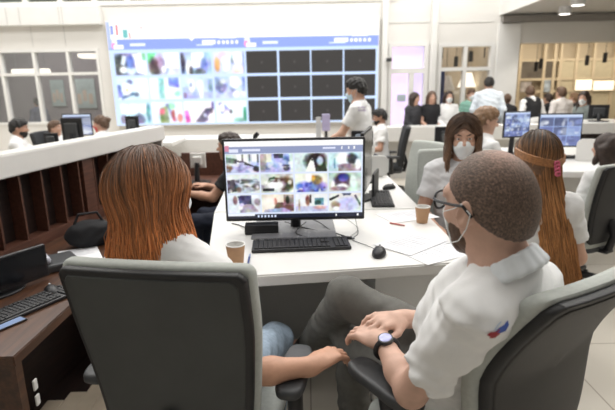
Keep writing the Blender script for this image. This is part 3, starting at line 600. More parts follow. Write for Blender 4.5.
    f = H(3, 1).rect(0, 0, 1, 1, (.72, .80, 1)); f.ell(.2, .45, .2, .3, (.42, .45, .68)); f.speck(14, [(.3, .33, .55), WHT], .08, 9, .1, .8); f.ell(.65, .25, .16, .3, WHT); f.ell(.68, .8, .1, .15, WHT); f.rect(.88, .05, 1, .6, (.45, .55, .78))
    f = H(0, 2).rect(0, 0, 1, 1, (.75, .92, 1)); [f.rect(x, .1, x+.25, .5, WHT) for x in (.03, .33, .64)]; f.ell(.12, .8, .12, .25, (.5, .45, .62)); f.ell(.6, .8, .2, .25, (.25, .35, .5)); f.ell(.93, .5, .07, .45, (.25, .55, .66)); f.ell(.35, .9, .1, .1, (.7, .72, .85))
    f = H(1, 2).rect(0, 0, 1, 1, (.90, .94, 1)); f.rect(0, 0, .15, 1, WHT); f.quad([(.25, .3), (.5, .2), (.55, 1), (.25, 1)], (.58, .66, .42)); f.quad([(.25, .35), (.42, .3), (.42, .55), (.25, .6)], (.85, .38, .40)); f.quad([(.45, .1), (.55, .1), (.8, .9), (.7, .95)], (.55, .52, .78)); f.quad([(.62, .5), (.72, .3), (.75, .9), (.66, .9)], (.75, .32, .35)); f.ell(.9, .75, .08, .2, (.85, .42, .42)); f.ell(.65, .2, .1, .15, (.6, .9, .75))
    f = H(2, 2).rect(0, 0, 1, 1, (1, .95, 1)); f.quad([(0, .45), (.12, .4), (.2, .95), (.05, 1)], (.85, .30, .75)); f.quad([(.35, .95), (.7, .35), (.95, .3), (.9, .8), (.6, 1)], (.30, .26, .36)); f.ell(.88, .75, .12, .2, WHT); f.rect(.9, .05, 1, .35, (.45, .45, .7)); f.ell(.68, .65, .06, .1, (.8, .8, .95))
    f = H(3, 2).rect(0, 0, 1, 1, (.92, .99, 1)); f.quad([(.08, .1), (.2, .05), (.45, .4), (.4, .65), (.15, .6)], (.42, .48, .78)); f.ell(.38, .75, .16, .3, WHT); f.ell(.2, .3, .08, .2, WHT); f.ell(.48, .5, .05, .1, DK); f.rect(.88, .3, 1, .95, (.12, .55, .36)); f.ell(.75, .9, .18, .12, (.55, .8, .75))
    c.finish(5, 3, .11, .18); return c
def small_canvas(seed, cols=3, rows=4, bg=(.55, .62, .88)):
    c = Canvas(64, 48, bg); g = np.random.default_rng(seed); c.sub(0, 0, 64, 48).rect(0, 0, 1, .08, (.85, .9, 1))
    for i in range(cols):
        for r in range(rows):
            c.sub(1+i*63/cols, 5+r*42.5/rows, (i+1)*63/cols, 4+(r+1)*42.5/rows); c.rect(0, 0, 1, 1, [(.35, .38, .62), (.60, .68, .85), (.28, .30, .45), (.75, .82, .92)][g.integers(4)]); c.speck(5, [(.2, .22, .35), WHT, (.5, .55, .8)], .25, int(g.integers(999)))
    c.a = c.a*.72+A((.20, .22, .25)); return c

# ------------------------------------------------------------------ the setting
def struct(name, mb, m, smooth=False): return tag(mb.build(name, m, None, smooth), kind='structure')
struct('floor', MB().box((-9, -4, -.12), (10, 14, 0)), floorm)
# platform of the near work area
struct('floor_platform', MB().prism([(-.62, -3), (5.2, -3), (5.2, 4.6), (1.2, 5.2), (-.62, 5.0)], .001, FL), floorm)
YB = 10.0
struct('ceiling', MB().box((-9, -4, 6.4), (10, 14, 6.55)), wallw)
struct('wall_left', MB().box((-9.15, -4, 0), (-9, 14, 6.4)), wallw)
struct('wall_right', MB().box((10, -4, 0), (10.15, 14, 6.4)), wallw)
struct('wall_front', MB().box((-9, -4.15, 0), (10, -4, 6.4)), mat('rear_wall_grey', (.25, .25, .25), .7))
def bx(px0, py0, px1, py1, Y): a = at_y(px0, py0, Y); b = at_y(px1, py1, Y); return a.x, b.z, b.x, a.z   # x0, z0, x1, z1
# back wall: built round its openings
xs0 = at_y(107, 22, YB).x; xs1 = at_y(379, 17, YB).x
gl_x0, gl_z0, gl_z1 = -7.4, 1.0, at_y(55, 49, YB).z
gl_x1 = at_y(103, 90, YB).x
pk_x0, pk_x1 = at_y(388, 80, YB).x, at_y(427, 80, YB).x; dz0, dz1 = .0, at_y(400, 43, YB).z
gr_x0, gr_x1 = at_y(437, 80, YB).x, at_y(492, 80, YB).x; gr_z1 = at_y(460, 43, YB).z
op_x0, op_x1, op_z1 = at_y(517, 80, YB).x, 9.4, at_y(520, 43, YB).z
up_z = at_y(150, 5, YB).z
w = MB()
def wbox(x0, x1, z0, z1, y0=YB, y1=YB+.25): w.box((x0, y0, z0), (x1, y1, z1))
wbox(-9, gl_x0, 0, up_z); wbox(gl_x0, gl_x1, 0, gl_z0); wbox(gl_x0, gl_x1, gl_z1, up_z); wbox(gl_x1, pk_x0, 0, up_z)
wbox(pk_x0, pk_x1, dz1, up_z); wbox(pk_x1, gr_x0, 0, up_z); wbox(gr_x0, gr_x1, 0, .9); wbox(gr_x0, gr_x1, gr_z1, up_z); wbox(gr_x1, op_x0, 0, up_z)
wbox(op_x0, op_x1, 0, .6); wbox(op_x0, op_x1, op_z1, up_z); wbox(op_x1, 10, 0, up_z); wbox(-9, 10, 4.6, 6.4); wbox(at_y(396, 3, YB).x, 10, up_z, 4.6)
struct('wall_back', w, wallw)
# the white edge beam above the openings on the left, and the panel joints on it
bz0 = at_y(60, 26, YB).z; struct('trim_1', MB().box((-9, YB-.16, bz0), (xs0-.08, YB, up_z), .01), white)
j = MB()
for px in (11, 24, 63, 66): x = at_y(px, 16, YB).x; j.box((x-.008, YB-.166, bz0+.02), (x+.008, YB-.158, up_z-.02))
struct('trim_2', j, wallg)
j = MB()
for px in (32, 65): x = at_y(px, 38, YB).x; j.box((x-.008, YB-.006, gl_z1+.05), (x+.008, YB+.002, bz0))
for a_, b_, zz in ((384, 429, 23), (437, 494, 23)): j.box((at_y(a_, zz, YB).x, YB-.008, at_y(a_, zz, YB).z-.008), (at_y(b_, zz, YB).x, YB+.002, at_y(a_, zz, YB).z+.008))
struct('trim_3', j, wallg)
struct('trim_4', MB().box((xs1+.06, YB-.10, 0), (pk_x0-.03, YB, up_z), .015), white)
struct('trim_5', MB().box((pk_x1+.03, YB-.12, 0), (gr_x0-.06, YB, up_z), .015), white)
SZ = 3.0
struct('trim_6', MB().box((gr_x1+.04, YB-.05, 0), (op_x0-.02, YB, SZ-.18), .01), white)
def window(name, x0, x1, z0, z1, mull, trans, fm, gm, fr=.05, y=YB, dep=.12):
    t = tag(empty(name), kind='structure'); f = MB()
    f.box((x0, y-.024, z0), (x0+fr, y+dep, z1)); f.box((x1-fr, y-.024, z0), (x1, y+dep, z1)); f.box((x0+.003, y-.02, z0+.003), (x1-.003, y+dep-.003, z0+fr)); f.box((x0+.003, y-.02, z1-fr), (x1-.003, y+dep-.003, z1-.003))
    for m_ in mull: f.box((m_-fr*.5, y-.015, z0), (m_+fr*.5, y+dep-.01, z1))
    for z_ in trans: f.box((x0, y-.012, z_-fr*.5), (x1, y+dep-.012, z_+fr*.5))
    f.build('window_frame', fm, t); MB().box((x0+.01, y+.05, z0+.01), (x1-.01, y+.056, z1-.01)).build('pane', gm, t); return t
ml = [at_y(p, q, YB).x for p, q in ((5, 90), (38.5, 90), (72, 90))]; ml = [gl_x1-.93*k for k in (6, 5, 4)]+ml
window('window_1', gl_x0, gl_x1, gl_z0, gl_z1, ml, [at_y(55, 74, YB).z], white, pane, .055)
window('window_2', gr_x0, gr_x1, .9, gr_z1, [at_y(464, 80, YB).x], [at_y(464, 69, YB).z], white, pane, .07)
um = [at_y(p, 3, YB).x for p in (-40, -8, 25, 60, 94, 127, 157, 195, 232, 270, 305, 340, 372)]
window('window_3', -9, at_y(396, 3, YB).x, up_z, 4.6, um, [], white, paneg, .09)
# rooms behind the glazing
struct('wall_room_left', MB().box((-9, 13.2, 0), (gl_x1+.5, 13.3, 4.6)).box((gl_x1+.5, YB+.25, 0), (gl_x1+.6, 13.3, 4.6)), mat('mauve_grey_wall', (.40, .36, .37), .7, var=.03))
struct('wall_upper', MB().box((-9, 12.4, 3.4), (4, 12.5, 6.4)), mat('grey_green_wall', (.36, .42, .39), .7, var=.05))
struct('ceiling_room_left', MB().box((-9, YB+.25, 3.32), (gl_x1+.6, 13.3, 3.38)), mat('mauve_ceiling', (.34, .33, .34), .7))
struct('wall_room_middle', MB().box((gr_x0-.35, 11.6, 0), (gr_x1+.12, 11.7, 4)).box((gr_x0-.4, YB+.25, 0), (gr_x0-.3, 11.7, 4)).box((gr_x1+.1, YB+.25, 0), (gr_x1+.2, 11.7, 4)), beige)
struct('ceiling_room_middle', MB().box((gr_x0-.4, YB+.25, 2.95), (gr_x1+.2, 11.7, 3.0)), white)
struct('wall_room_right', MB().box((op_x0-.3, 12.6, 0), (10, 12.7, 4)).box((op_x0-.4, YB+.25, 0), (op_x0-.3, 12.7, 4)), beige)
struct('ceiling_room_right', MB().box((op_x0-.4, YB+.25, 2.9), (10, 12.7, 2.95)), beige)
# pink lit glass door
pdm = bpy.data.materials.new('pink_light'); pdm.use_nodes = True; nt = pdm.node_tree; b = nt.nodes['Principled BSDF']; tc = nt.nodes.new('ShaderNodeTexCoord'); sp = nt.nodes.new('ShaderNodeSeparateXYZ'); rp = nt.nodes.new('ShaderNodeValToRGB')
nt.links.new(tc.outputs['Generated'], sp.inputs[0]); nt.links.new(sp.outputs['X'], rp.inputs['Fac']); nt.links.new(rp.outputs['Color'], b.inputs['Emission Color']); b.inputs['Emission Strength'].default_value = .95
e = rp.color_ramp.elements; e[0].position = .1; e[0].color = (*lin(252, 226, 250), 1); e[1].position = .95; e[1].color = (*lin(214, 206, 246), 1)
t = tag(empty('door_1'), kind='structure'); f = MB(); mz = at_y(405, 71, YB).z; sx = at_y(411, 95, YB).x
f.box((pk_x0, YB-.03, 0), (pk_x0+.07, YB+.12, dz1)); f.box((pk_x1-.07, YB-.03, 0), (pk_x1, YB+.12, dz1)); f.box((pk_x0+.003, YB-.025, dz1-.07), (pk_x1-.003, YB+.117, dz1-.003)); f.box((pk_x0+.003, YB-.025, mz-.05), (pk_x1-.003, YB+.117, mz+.05)); f.box((sx-.05, YB-.02, 0), (sx+.05, YB+.1, mz))
f.build('door_frame', white, t); MB().box((pk_x0, YB+.04, 0), (pk_x1, YB+.046, dz1)).build('pane', glass('door_glass', (.95, .93, .97), .06), t)
tag(MB().box((pk_x0+.004, YB+.16, .004), (pk_x1-.004, YB+.2, dz1-.004)).build('led_panel', pdm), 'pink and lavender glowing panel behind the glass door', 'light panel')
a = at_y(402, 98, YB-.04); tag(MB().box((a.x-.09, YB+.02, a.z-.07), (a.x+.09, YB+.038, a.z+.07), .006).build('door_sign', mat('grey_blue_sign', (.45, .52, .56), .5)), 'small grey blue plate on the pink glass door', 'sign')
# mezzanine slab on the right
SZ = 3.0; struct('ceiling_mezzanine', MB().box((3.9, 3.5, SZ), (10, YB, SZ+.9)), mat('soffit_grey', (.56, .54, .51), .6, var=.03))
struct('trim_7', MB().box((3.86, 3.5, SZ-.02), (3.90, YB, SZ+.95)), white)
struct('trim_8', MB().box((3.9, YB-.10, SZ-.16), (10, YB-.02, SZ-.04)), mat('soffit_joint', (.30, .28, .26), .6))
lampw = mat('lamp_housing', (.70, .70, .70), .4); lampe = mat('lamp_face', (.9, .9, .9), .4, var=0, emit=(1, .96, .88), estr=4.0)
for px, py, lab in ((565, 12.5, 'white round downlight under the soffit, nearer the wall opening'), (578, 3.5, 'white round downlight under the soffit, nearer the top edge of the photo')):
    p = at_z(px, py, SZ-.10); l = empty('downlight', (p.x, p.y, SZ), 0, lab, 'lamp', 'downlights under the soffit')
    MB().lathe([(0, 0), (.11, 0), (.11, -.13), (.095, -.13), (.095, -.12), (0, -.12)], 28).build('housing', lampw, l, True); MB().lathe([(0, -.125), (.094, -.125), (.094, -.118), (0, -.118)], 28).build('lamp_face', lampe, l)
# ------------------------------------------------------------------ video wall and what is in the back rooms
vw0 = at_y(109, 125, YB-.12); vwW = xs1-xs0-.04; vwz0 = at_y(240, 123.5, YB-.12).z; vwz1 = at_y(240, 19.5, YB-.12).z
vw = empty('video_wall', ((xs0+xs1)/2, YB-.11, vwz0), 0, 'wide video wall of camera feeds on the back wall', 'screen')
wall_canvas().mesh('screen', vwW, vwz1-vwz0, wall_screen_m, vw)
MB().box((-vwW/2-.02, .004, -.02), (vwW/2+.02, .10, vwz1-vwz0+.02), .008).build('frame', white, vw)
p = at_y(389, 60, YB-.16); cm = empty('security_camera', p, 0, 'small dark security camera on the white post beside the video wall', 'camera')
MB().box((-.05, -.06, -.03), (.05, .06, .04), .015).build('housing', dgrey, cm); MB().tube([(0, 0, 0), (.04, .05, .05)], .012).build('bracket', greyp, cm)
warm = mat('warm_lamp', (.9, .8, .6), .4, var=0, emit=(1, .84, .58), estr=3.0); coolw = mat('cream_lamp', (.9, .9, .8), .4, var=0, emit=(1, .93, .80), estr=1.6)
p = at_y(92, 56, 11.4); l = empty('ceiling_lamp', p, 0, 'glowing oval ceiling lamp behind the left window', 'lamp'); MB().lathe([(0, -.05), (.24, -.05), (.30, -.02), (.30, .04), (0, .04)], 32).build('diffuser', coolw, l, True); MB().tube([(0, 0, .03), (0, 0, 3.32-p.z)], .012).build('stem', greyp, l)
a, b2 = at_y(13, 71.5, 12.0), at_y(49, 71.5, 12.0); l = empty('strip_lamp', ((a.x+b2.x)/2, 12.0, a.z), 0, 'long glowing strip lamp behind the left window', 'lamp'); hw = (b2.x-a.x)/2
MB().box((-hw, -.08, -.06), (hw, .08, .05), .01).build('diffuser', coolw, l); [MB().tube([(x, 0, .04), (x, 0, 3.32-a.z)], .008).build('suspension_rod', greyp, l) for x in (-hw*.8, hw*.8)]
for k, (x0, y0, x1, y1, c_, lab) in enumerate(((49, 80, 66, 106, (.55, .66, .64), 'pale green board on the wall behind the left window, nearer the standing silhouette'), (73, 79, 97, 108, (.60, .70, .68), 'pale green board on the wall behind the left window, nearer the video wall'))):
    a, b2 = at_y(x0, y0, 13.15), at_y(x1, y1, 13.15); bd = empty('notice_board', ((a.x+b2.x)/2, 13.15, b2.z), 0, lab, 'board', 'boards behind the left window'); W_ = b2.x-a.x; H_ = a.z-b2.z
    MB().box((-W_/2, 0, 0), (W_/2, .04, H_), .01).build('board', mat('board_%d' % k, c_, .6, var=.2, scale=3), bd); q = MB()
    for i in range(3): q.box((-W_*.4+W_*.28*i, -.008, H_*(.15+.1*(i % 2))), (-W_*.2+W_*.28*i, .0, H_*(.5+.12*(i % 2))))
    q.build('sheets', mat('peach_sheet', (.75, .62, .50), .7), bd)
for k, (px, py, Y, lab) in enumerate(((441, 54, 10.8, 'black pendant lamp behind the middle window, next to its left frame'), (456, 62, 11.2, 'black pendant lamp behind the middle window, left of its mullion'), (471, 57, 11.0, 'black pendant lamp behind the middle window, right of its mullion'), (486, 53, 10.8, 'black pendant lamp behind the middle window, next to its right frame'),
        (587, 61, 11.5, 'black pendant lamp in the beige side room, nearer the lit panels centre'), (605, 58, 11.3, 'black pendant lamp in the beige side room, nearest the photo edge'), (536, 67, 11.8, 'black pendant lamp in front of the dark pane of the beige side room, lower one'), (541, 64, 11.6, 'black pendant lamp in front of the dark pane of the beige side room, higher one'))):
    p = at_y(px, py, Y); l = empty('pendant_lamp', p, 0, lab, 'lamp', 'black pendant lamps'); MB().lathe([(0, .12), (.045, .12), (.045, -.10), (.038, -.10), (.038, -.08), (0, -.08)], 16).build('shade', blackp, l, True)
    MB().lathe([(0, -.088), (.037, -.088), (.037, -.080), (0, -.080)], 16).build('bulb', warm, l); MB().tube([(0, 0, .1), (0, 0, 2.92-p.z)], .006, 6).build('cord', blackp, l)
for px, py, lab in ((446, 83, 'white drum lampshade behind the middle window, left one'), (467, 80, 'white drum lampshade behind the middle window, right one')):
    p = at_y(px, py, 11.2); l = empty('hanging_lampshade', p, 0, lab, 'lamp', 'white drum lampshades'); MB().lathe([(.10, .16), (.20, -.16), (.19, -.16), (.09, .16)], 24).build('shade', coolw if px > 450 else white, l, True); MB().tube([(0, 0, .1), (0, 0, 2.95-p.z)], .006, 6).build('cord', blackp, l)
a, b2 = at_y(438.5, 71, 10.5), at_y(443, 112, 10.5); q = MB(); N_ = 24
ol = [(a.x+(b2.x-a.x)*i/N_, 10.5+.025*math.sin(i*1.3)) for i in range(N_+1)]; q.prism(ol+[(x, y+.012) for x, y in ol[::-1]], .3, a.z); tag(q.build('curtain', mat('blue_curtain', (.10, .14, .38), .8), None, True), 'narrow dark blue curtain behind the middle window', 'curtain')
# beige side room: partition with dark panes and lit panels
pt = tag(empty('window_4'), kind='structure'); q = MB(); g_ = MB(); d_ = MB(); Yp = 12.5
for px in (519, 543, 553, 559, 575, 592, 613): x = at_y(px, 70, Yp).x; q.box((x-.035, Yp-.06, 0), (x+.035, Yp, 2.9))
for py in (60, 79, 91): z_ = at_y(560, py, Yp).z; q.box((at_y(519, py, Yp).x, Yp-.05, z_-.03), (10, Yp, z_+.03))
q.build('window_frame', mat('beige_frame', (.66, .57, .43), .5), pt)
for x0, y0, x1, y1 in ((520, 61, 542, 78), (544, 61, 552, 78)): a, b2 = at_y(x0, y0, Yp), at_y(x1, y1, Yp); d_.box((a.x, Yp-.03, b2.z), (b2.x, Yp-.02, a.z))
d_.build('dark_pane', mat('dark_glass', (.16, .14, .12), .12, var=.2, scale=4), pt)
a, b2 = at_y(560, 61, Yp), at_y(613, 120, Yp); g_.box((a.x, Yp-.03, b2.z), (b2.x, Yp-.02, a.z)); g_.build('frosted_pane', mat('frosted_pane', (.62, .56, .42), .25, var=.05), pt)
for x0, y0, x1, y1, lab in ((576, 80, 591, 90, 'bright lit panel in the beige side room, beside the black pendant lamp'), (594, 81, 613, 90, 'bright lit panel in the beige side room, close to the photo edge')):
    a, b2 = at_y(x0, y0, Yp-.09), at_y(x1, y1, Yp-.09); l = empty('light_panel', ((a.x+b2.x)/2, Yp-.09, b2.z), 0, lab, 'light panel', 'lit panels in the side room'); W_, H_ = (b2.x-a.x)/2, a.z-b2.z
    MB().box((-W_-.02, .002, -.02), (W_+.02, .025, H_+.02)).build('frame', beige, l); MB().box((-W_, -.01, 0), (W_, .0, H_)).build('diffuser', mat('lit_panel', (.9, .85, .7), .4, var=0, emit=(1, .90, .70), estr=1.0), l)
for x0, y0, x1, y1, c_, lab in ((521, 82, 531, 92, (.45, .42, .42), 'grey poster on the partition behind the man in the black vest'), (545, 80, 550, 92, (.42, .50, .60), 'bluish poster on the partition above the white shirted man')):
    a, b2 = at_y(x0, y0, Yp-.09), at_y(x1, y1, Yp-.09); tag(MB().box((a.x, Yp-.08, b2.z), (b2.x, Yp-.06, a.z)).build('poster', mat('poster_'+lab[:4], c_, .6, var=.4, scale=8)), lab, 'poster', 'posters in the side room')

# ------------------------------------------------------------------ task chairs
def make_chair(cu=cush, sh=shellm, inner=None, bend=(.24, .60), arm=(0, 0)):
    root = empty('task_chair'); yb = lambda b: -.195-bend[0]*max(0, b-bend[1])**1.3+.10*max(0, .60-b)
    H0, H1 = .43, 1.06
    def half(b): t = (b-H0)/(H1-H0); return .205+.048*min(1, t/.7)**.8
    def outline(g):
        pts = []
        N = 12; r = .028
        for i in range(N+1): b = H0+.04+(H1-r-H0-.04)*i/N; pts.append((half(b)+g, b))
        for i in range(1, 5): a = math.pi/2*i/5; pts.append((half(H1)+g-r+r*math.cos(a), H1-r+r*math.sin(a)+g))
        for i in range(9): pts.append(((half(H1)-r)*(1-2*i/8), H1+g+.006*math.sin(math.pi*i/8)))
        for i in range(4, 0, -1): a = math.pi/2*i/5; pts.append((-(half(H1)+g-r+r*math.cos(a)), H1-r+r*math.sin(a)+g))
        for i in range(N, -1, -1): b = H0+.04+(H1-r-H0-.04)*i/N; pts.append((-half(b)-g, b))
        for i in range(1, 5): a = math.pi/2*i/5; pts.append((-(half(H0)-.04+.04*math.cos(a)+g), H0+.04-.04*math.sin(a)-g))
        for i in range(5): pts.append(((half(H0)-.04)*(-1+2*i/4), H0-g))
        for i in range(4, 0, -1): a = math.pi/2*i/5; pts.append((half(H0)-.04+.04*math.cos(a)+g, H0+.04-.04*math.sin(a)-g))
        return pts
    fm = lambda off: (lambda a, b, n: V((a, yb(b)+.42*a*a+n+off, b)))
    MB().panel(outline(.0), .050, .018, fm(.012), 9).build('back_cushion', cu, root, True)
    MB().panel(outline(-.010), .030, .010, fm(-.024), 9).build('back_shell', edgem, root, True)
    MB().panel([(a*.93, .78+(b-.78)*.945) for a, b in outline(-.012)], .012, .005, fm(-.0375), 9).build('shell_panel', inner or sh, root, True)
    so = []
    for i in range(40):
        a = 2*math.pi*i/40; c, s_ = math.cos(a), math.sin(a); e_ = .42; so.append((.245*math.copysign(abs(c)**e_, c), .03+.235*math.copysign(abs(s_)**e_, s_)))
    MB().panel(so, .075, .03, lambda a, b, n: V((a, b, .432+n-.10*max(0, b-.12)**1.5+.25*a*a*.3)), 6).build('seat', cu, root, True)
    MB().panel([(a*.96, b) for a, b in so], .04, .015, lambda a, b, n: V((a, b, .385+n)), 4).build('seat_pan', dgrey, root, True)
    MB().box((-.05, -.26, .36), (.05, .10, .39), .01).tube([(0, -.24, .38), (0, -.27, .50), (0, -.235, .62)], .028, 10).build('back_bracket', blackp, root, True)
    for s in (-1, 1):
        ar = MB().box((s*.25-.03, -.06, .36), (s*.25+.03, .02, .385), .006).tube([(s*.27, -.02, .37), (s*.300, -.02, .40), (s*.300, -.02+arm[1], .60+arm[0])], [.022, .026, .024], 12).build('armrest_post', blackp, root, True)
        ao = []
        for i in range(28):
            a = 2*math.pi*i/28; c, q_ = math.cos(a), math.sin(a); ao.append((s*.300+.046*math.copysign(abs(c)**.6, c), -.01+arm[1]+.135*math.copysign(abs(q_)**.55, q_)))
        MB().panel(ao, .034, .014, lambda a, b, n: V((a, b, .625+arm[0]+n)), 4).build('armrest_pad', dgrey, root, True)
    MB().lathe([(0, .09), (.045, .09), (.045, .16), (.028, .16), (.028, .30), (.022, .30), (.022, .37), (0, .37)], 20).build('gas_column', blackp, root, True)
    for k in range(5):
        a = 2*math.pi*k/5+.3; d = V((math.cos(a), math.sin(a), 0)); lg = MB().tube([d*.02+V((0, 0, .115)), d*.15+V((0, 0, .105)), d*.31+V((0, 0, .075))], [.034, .026, .018], 10).build('base_leg', blackp, root, True)
        w_ = MB(); n = d.cross(V((0, 0, 1))); w_.tube([d*.31-n*.026+V((0, 0, .029)), d*.31-n*.006+V((0, 0, .029))], .028, 14).tube([d*.31+n*.006+V((0, 0, .029)), d*.31+n*.026+V((0, 0, .029))], .028, 14).tube([d*.31+V((0, 0, .03)), d*.31+V((0, 0, .085))], .009, 8)
        w_.build('caster', dgrey, lg, True)
    return root
chair0 = make_chair(); chair_used = [False]; chair_alt = {}
def place_chair(x, y, z, yaw, label, mats=None, sc=1.0, own=None):
    c = own or (chair0 if not chair_used[0] else copy_tree(chair0)); chair_used[0] = chair_used[0] or not own
    c.location = (x, y, z); c.rotation_euler = (0, 0, R(yaw)); c.scale = (sc,)*3
    tag(c, label, 'chair', 'task chairs')
    if mats:
        for ch in children(c):
            n = ch.name.split('.')[0]
            if n in mats:
                ch.data = ch.data.copy(); ch.data.materials.clear(); ch.data.materials.append(mats[n])
    return c
DARK = dict(back_cushion=cushd, seat=cushd)
WX, WY, WYAW = -.342, 1.358, -9; MX, MY, MYAW = .490, 1.268, 33
place_chair(WX, WY, FL, WYAW, 'task chair with dark grey back shell under the red haired woman')
place_chair(MX, MY, FL, MYAW, 'task chair with brownish dark back panel under the man with glasses', dict(shell_panel=shellm2), own=make_chair(bend=(.84, .78), arm=(.045, .075)))
place_chair(1.97, 3.30, FL, 28, 'task chair with black back and star base at the right edge of the photo', dict(shell_panel=edgem), .90)
place_chair(.72, 3.42, FL, 112, 'empty task chair with pale grey back beyond the masked girl', None, 1.0)
place_chair(1.28, 7.35, 0, 84, 'dark task chair behind the seated man near the video wall', DARK)
place_chair(-3.1, 7.5, 0, 100, 'dark task chair behind the woman in a red mask', DARK)
place_chair(-4.35, 6.2, 0, -80, 'teal backed task chair behind the bearded man', dict(back_cushion=teal, back_shell=teal, shell_panel=teal))

# ------------------------------------------------------------------ desks and counters
def desk(name, poly, z, label, th=.05, panels=(), m=lam):
    d = empty(name, (0, 0, 0), 0, label, 'desk'); MB().prism(poly, z-th, z, .006).build('worktop', m, d)
    for nm, lo, hi, mm in panels: MB().box(lo, hi, .004).build(nm, mm, d)
    return d
ZD = .93
desk('desk', [(-.41, 1.74), (.70, 1.88), (.69, 2.78), (-.565, 2.78), (-.50, 2.35)], ZD, 'white desk with the large lit monitor between the woman and the man', panels=[
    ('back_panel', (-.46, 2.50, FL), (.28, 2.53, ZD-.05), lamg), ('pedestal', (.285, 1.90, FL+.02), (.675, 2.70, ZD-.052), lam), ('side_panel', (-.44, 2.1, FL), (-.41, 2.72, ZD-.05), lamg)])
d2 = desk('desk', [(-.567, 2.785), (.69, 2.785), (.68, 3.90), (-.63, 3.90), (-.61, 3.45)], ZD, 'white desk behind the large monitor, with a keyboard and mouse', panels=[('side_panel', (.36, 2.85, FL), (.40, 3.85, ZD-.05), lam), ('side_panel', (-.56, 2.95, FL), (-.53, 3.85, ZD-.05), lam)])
po = [(-.60, ZD+.001), (.62, ZD+.001), (.67, ZD+.04)]+[(.67-.05+.05*math.cos(a), 1.055+.05*math.sin(a)) for a in (0, .4, .8, 1.2, 1.57)]+[(-.55, 1.105)]+[(-.55+.05*math.cos(a), 1.055+.05*math.sin(a)) for a in (1.97, 2.4, 2.8, 3.14)]
q = MB(); q.prism(po, 0, .03, .003); o_ = q.build('desk_divider', lam); o_.rotation_euler = (R(90), 0, 0); o_.location = (0, 3.87, 0); tag(o_, 'low white divider with rounded corners at the back of the second desk', 'divider')
desk('desk', [(1.98, 3.95), (3.7, 3.75), (3.7, 5.6), (1.98, 5.6)], ZD, 'white desk on the right carrying the two lit monitors', panels=[('front_panel', (2.2, 4.9, FL), (3.5, 4.94, ZD-.05), lam), ('side_panel', (2.6, 4.2, FL), (2.64, 5.4, ZD-.05), lam), ('side_panel', (3.55, 4.2, FL), (3.59, 5.4, ZD-.05), lam)])
po = [(0, 0), (.20, 0)]+[(.14+.06*math.cos(a), .15+.06*math.sin(a)) for a in (0, .4, .8, 1.2, 1.57)]+[(.06+.06*math.cos(a), .15+.06*math.sin(a)) for a in (1.57, 1.97, 2.4, 2.8, 3.14)]
q = MB(); q.prism(po, 0, .03, .003); o_ = q.build('desk_divider', lam); p = at_z(586, 161, ZD); o_.rotation_euler = (R(90), 0, R(-25)); o_.location = (p.x-.08, p.y+.05, ZD+.001); tag(o_, 'small white rounded divider standing on the right desk', 'divider')
# white raised counter on the left, timber fins below it
ca, cb = V((-1.93, .7)), V((-1.345, 4.56)); cd = (cb-ca).normalized(); cn = V((-cd.y, cd.x)); cw = lambda s, o_: tuple(ca+cd*s+cn*o_); CL = (cb-ca).length
ct = empty('counter', (0, 0, 0), 0, 'long white counter above dark timber fins on the left', 'counter')
MB().prism([cw(0, 0), cw(CL, 0), cw(CL, .16), cw(0, .16)], 1.195, 1.325, .008).build('worktop', lam, ct)
MB().prism([cw(0, .115), cw(CL-.02, .115), cw(CL-.02, .15), cw(0, .15)], 0, 1.195).build('backing', woodd, ct)
MB().prism([cw(CL-.03, .03), cw(CL, .03), cw(CL, .155), cw(CL-.03, .155)], 0, 1.194).build('end_panel', lam, ct)
q = MB(); s = .35
while s < CL-.1: q.prism([cw(s, .035), cw(s+.014, .035), cw(s+.014, .12), cw(s, .12)], .78, 1.195); s += .185
q.build('fins', woodr, ct)
MB().prism([cw(2.62, .03), cw(2.74, .03), cw(2.74, .12), cw(2.62, .12)], .78, 1.195).build('post', woodr, ct)
MB().prism([cw(0, .03), cw(CL-.04, .03), cw(CL-.04, .12), cw(0, .12)], .70, .80, .004).build('rail', woodr, ct)
wd = empty('wooden_desk', (0, 0, 0), 0, 'brown wooden desk at the lower left with a black keyboard', 'desk')
MB().prism([(-1.045, 1.50), (-1.03, 3.5), cw(2.85, -.0), cw(.8, -.0)], .705, .748, .004).build('worktop', woodm, wd)
MB().box((-1.72, 1.52, 0), (-1.06, 1.56, .704)).build('end_panel', woodm, wd); MB().box((-1.50, 2.75, 0), (-1.04, 2.79, .704)).build('side_panel', woodd, wd)
MB().prism([(-1.60, 1.57), (-1.56, 1.57), (-1.42, 2.74), (-1.46, 2.74)], 0, .70).build('back_panel', woodd, wd)
struct('floor_timber', MB().prism([(-1.9, 1.4), (-.99, 1.4), (-.90, 4.3), (-1.5, 4.3)], .0005, .012), woodd)
q = MB()
for k, (x0, y0, y1) in enumerate(((-1.43, 1.45, 2.26), (-1.34, 1.45, 2.33), (-1.25, 1.45, 2.40), (-1.16, 1.45, 2.36), (-1.07, 1.45, 2.42), (-.98, 1.45, 2.47), (-.89, 1.45, 2.5), (-.80, 1.45, 2.5), (-.71, 1.45, 2.5))): q.box((x0, y0, .001), (x0+.088, y1, .026), .002)
struct('floor_planks', q, mat('pale_planks', (.50, .42, .32), .5, var=.1, scale=5))
for k, (px, py) in enumerate(((17.2, 385), (17.2, 400))):
    p = at_y(px, py, 1.60); so_ = empty('socket', (-1.055, 1.60, p.z), R(90), ('white wall socket on the wooden desk end, upper one', 'white wall socket on the wooden desk end, lower one')[k], 'socket', 'sockets on the wooden desk'); MB().box((-.012, -.008, -.022), (.012, .0, .022), .003).build('plate', white, so_)
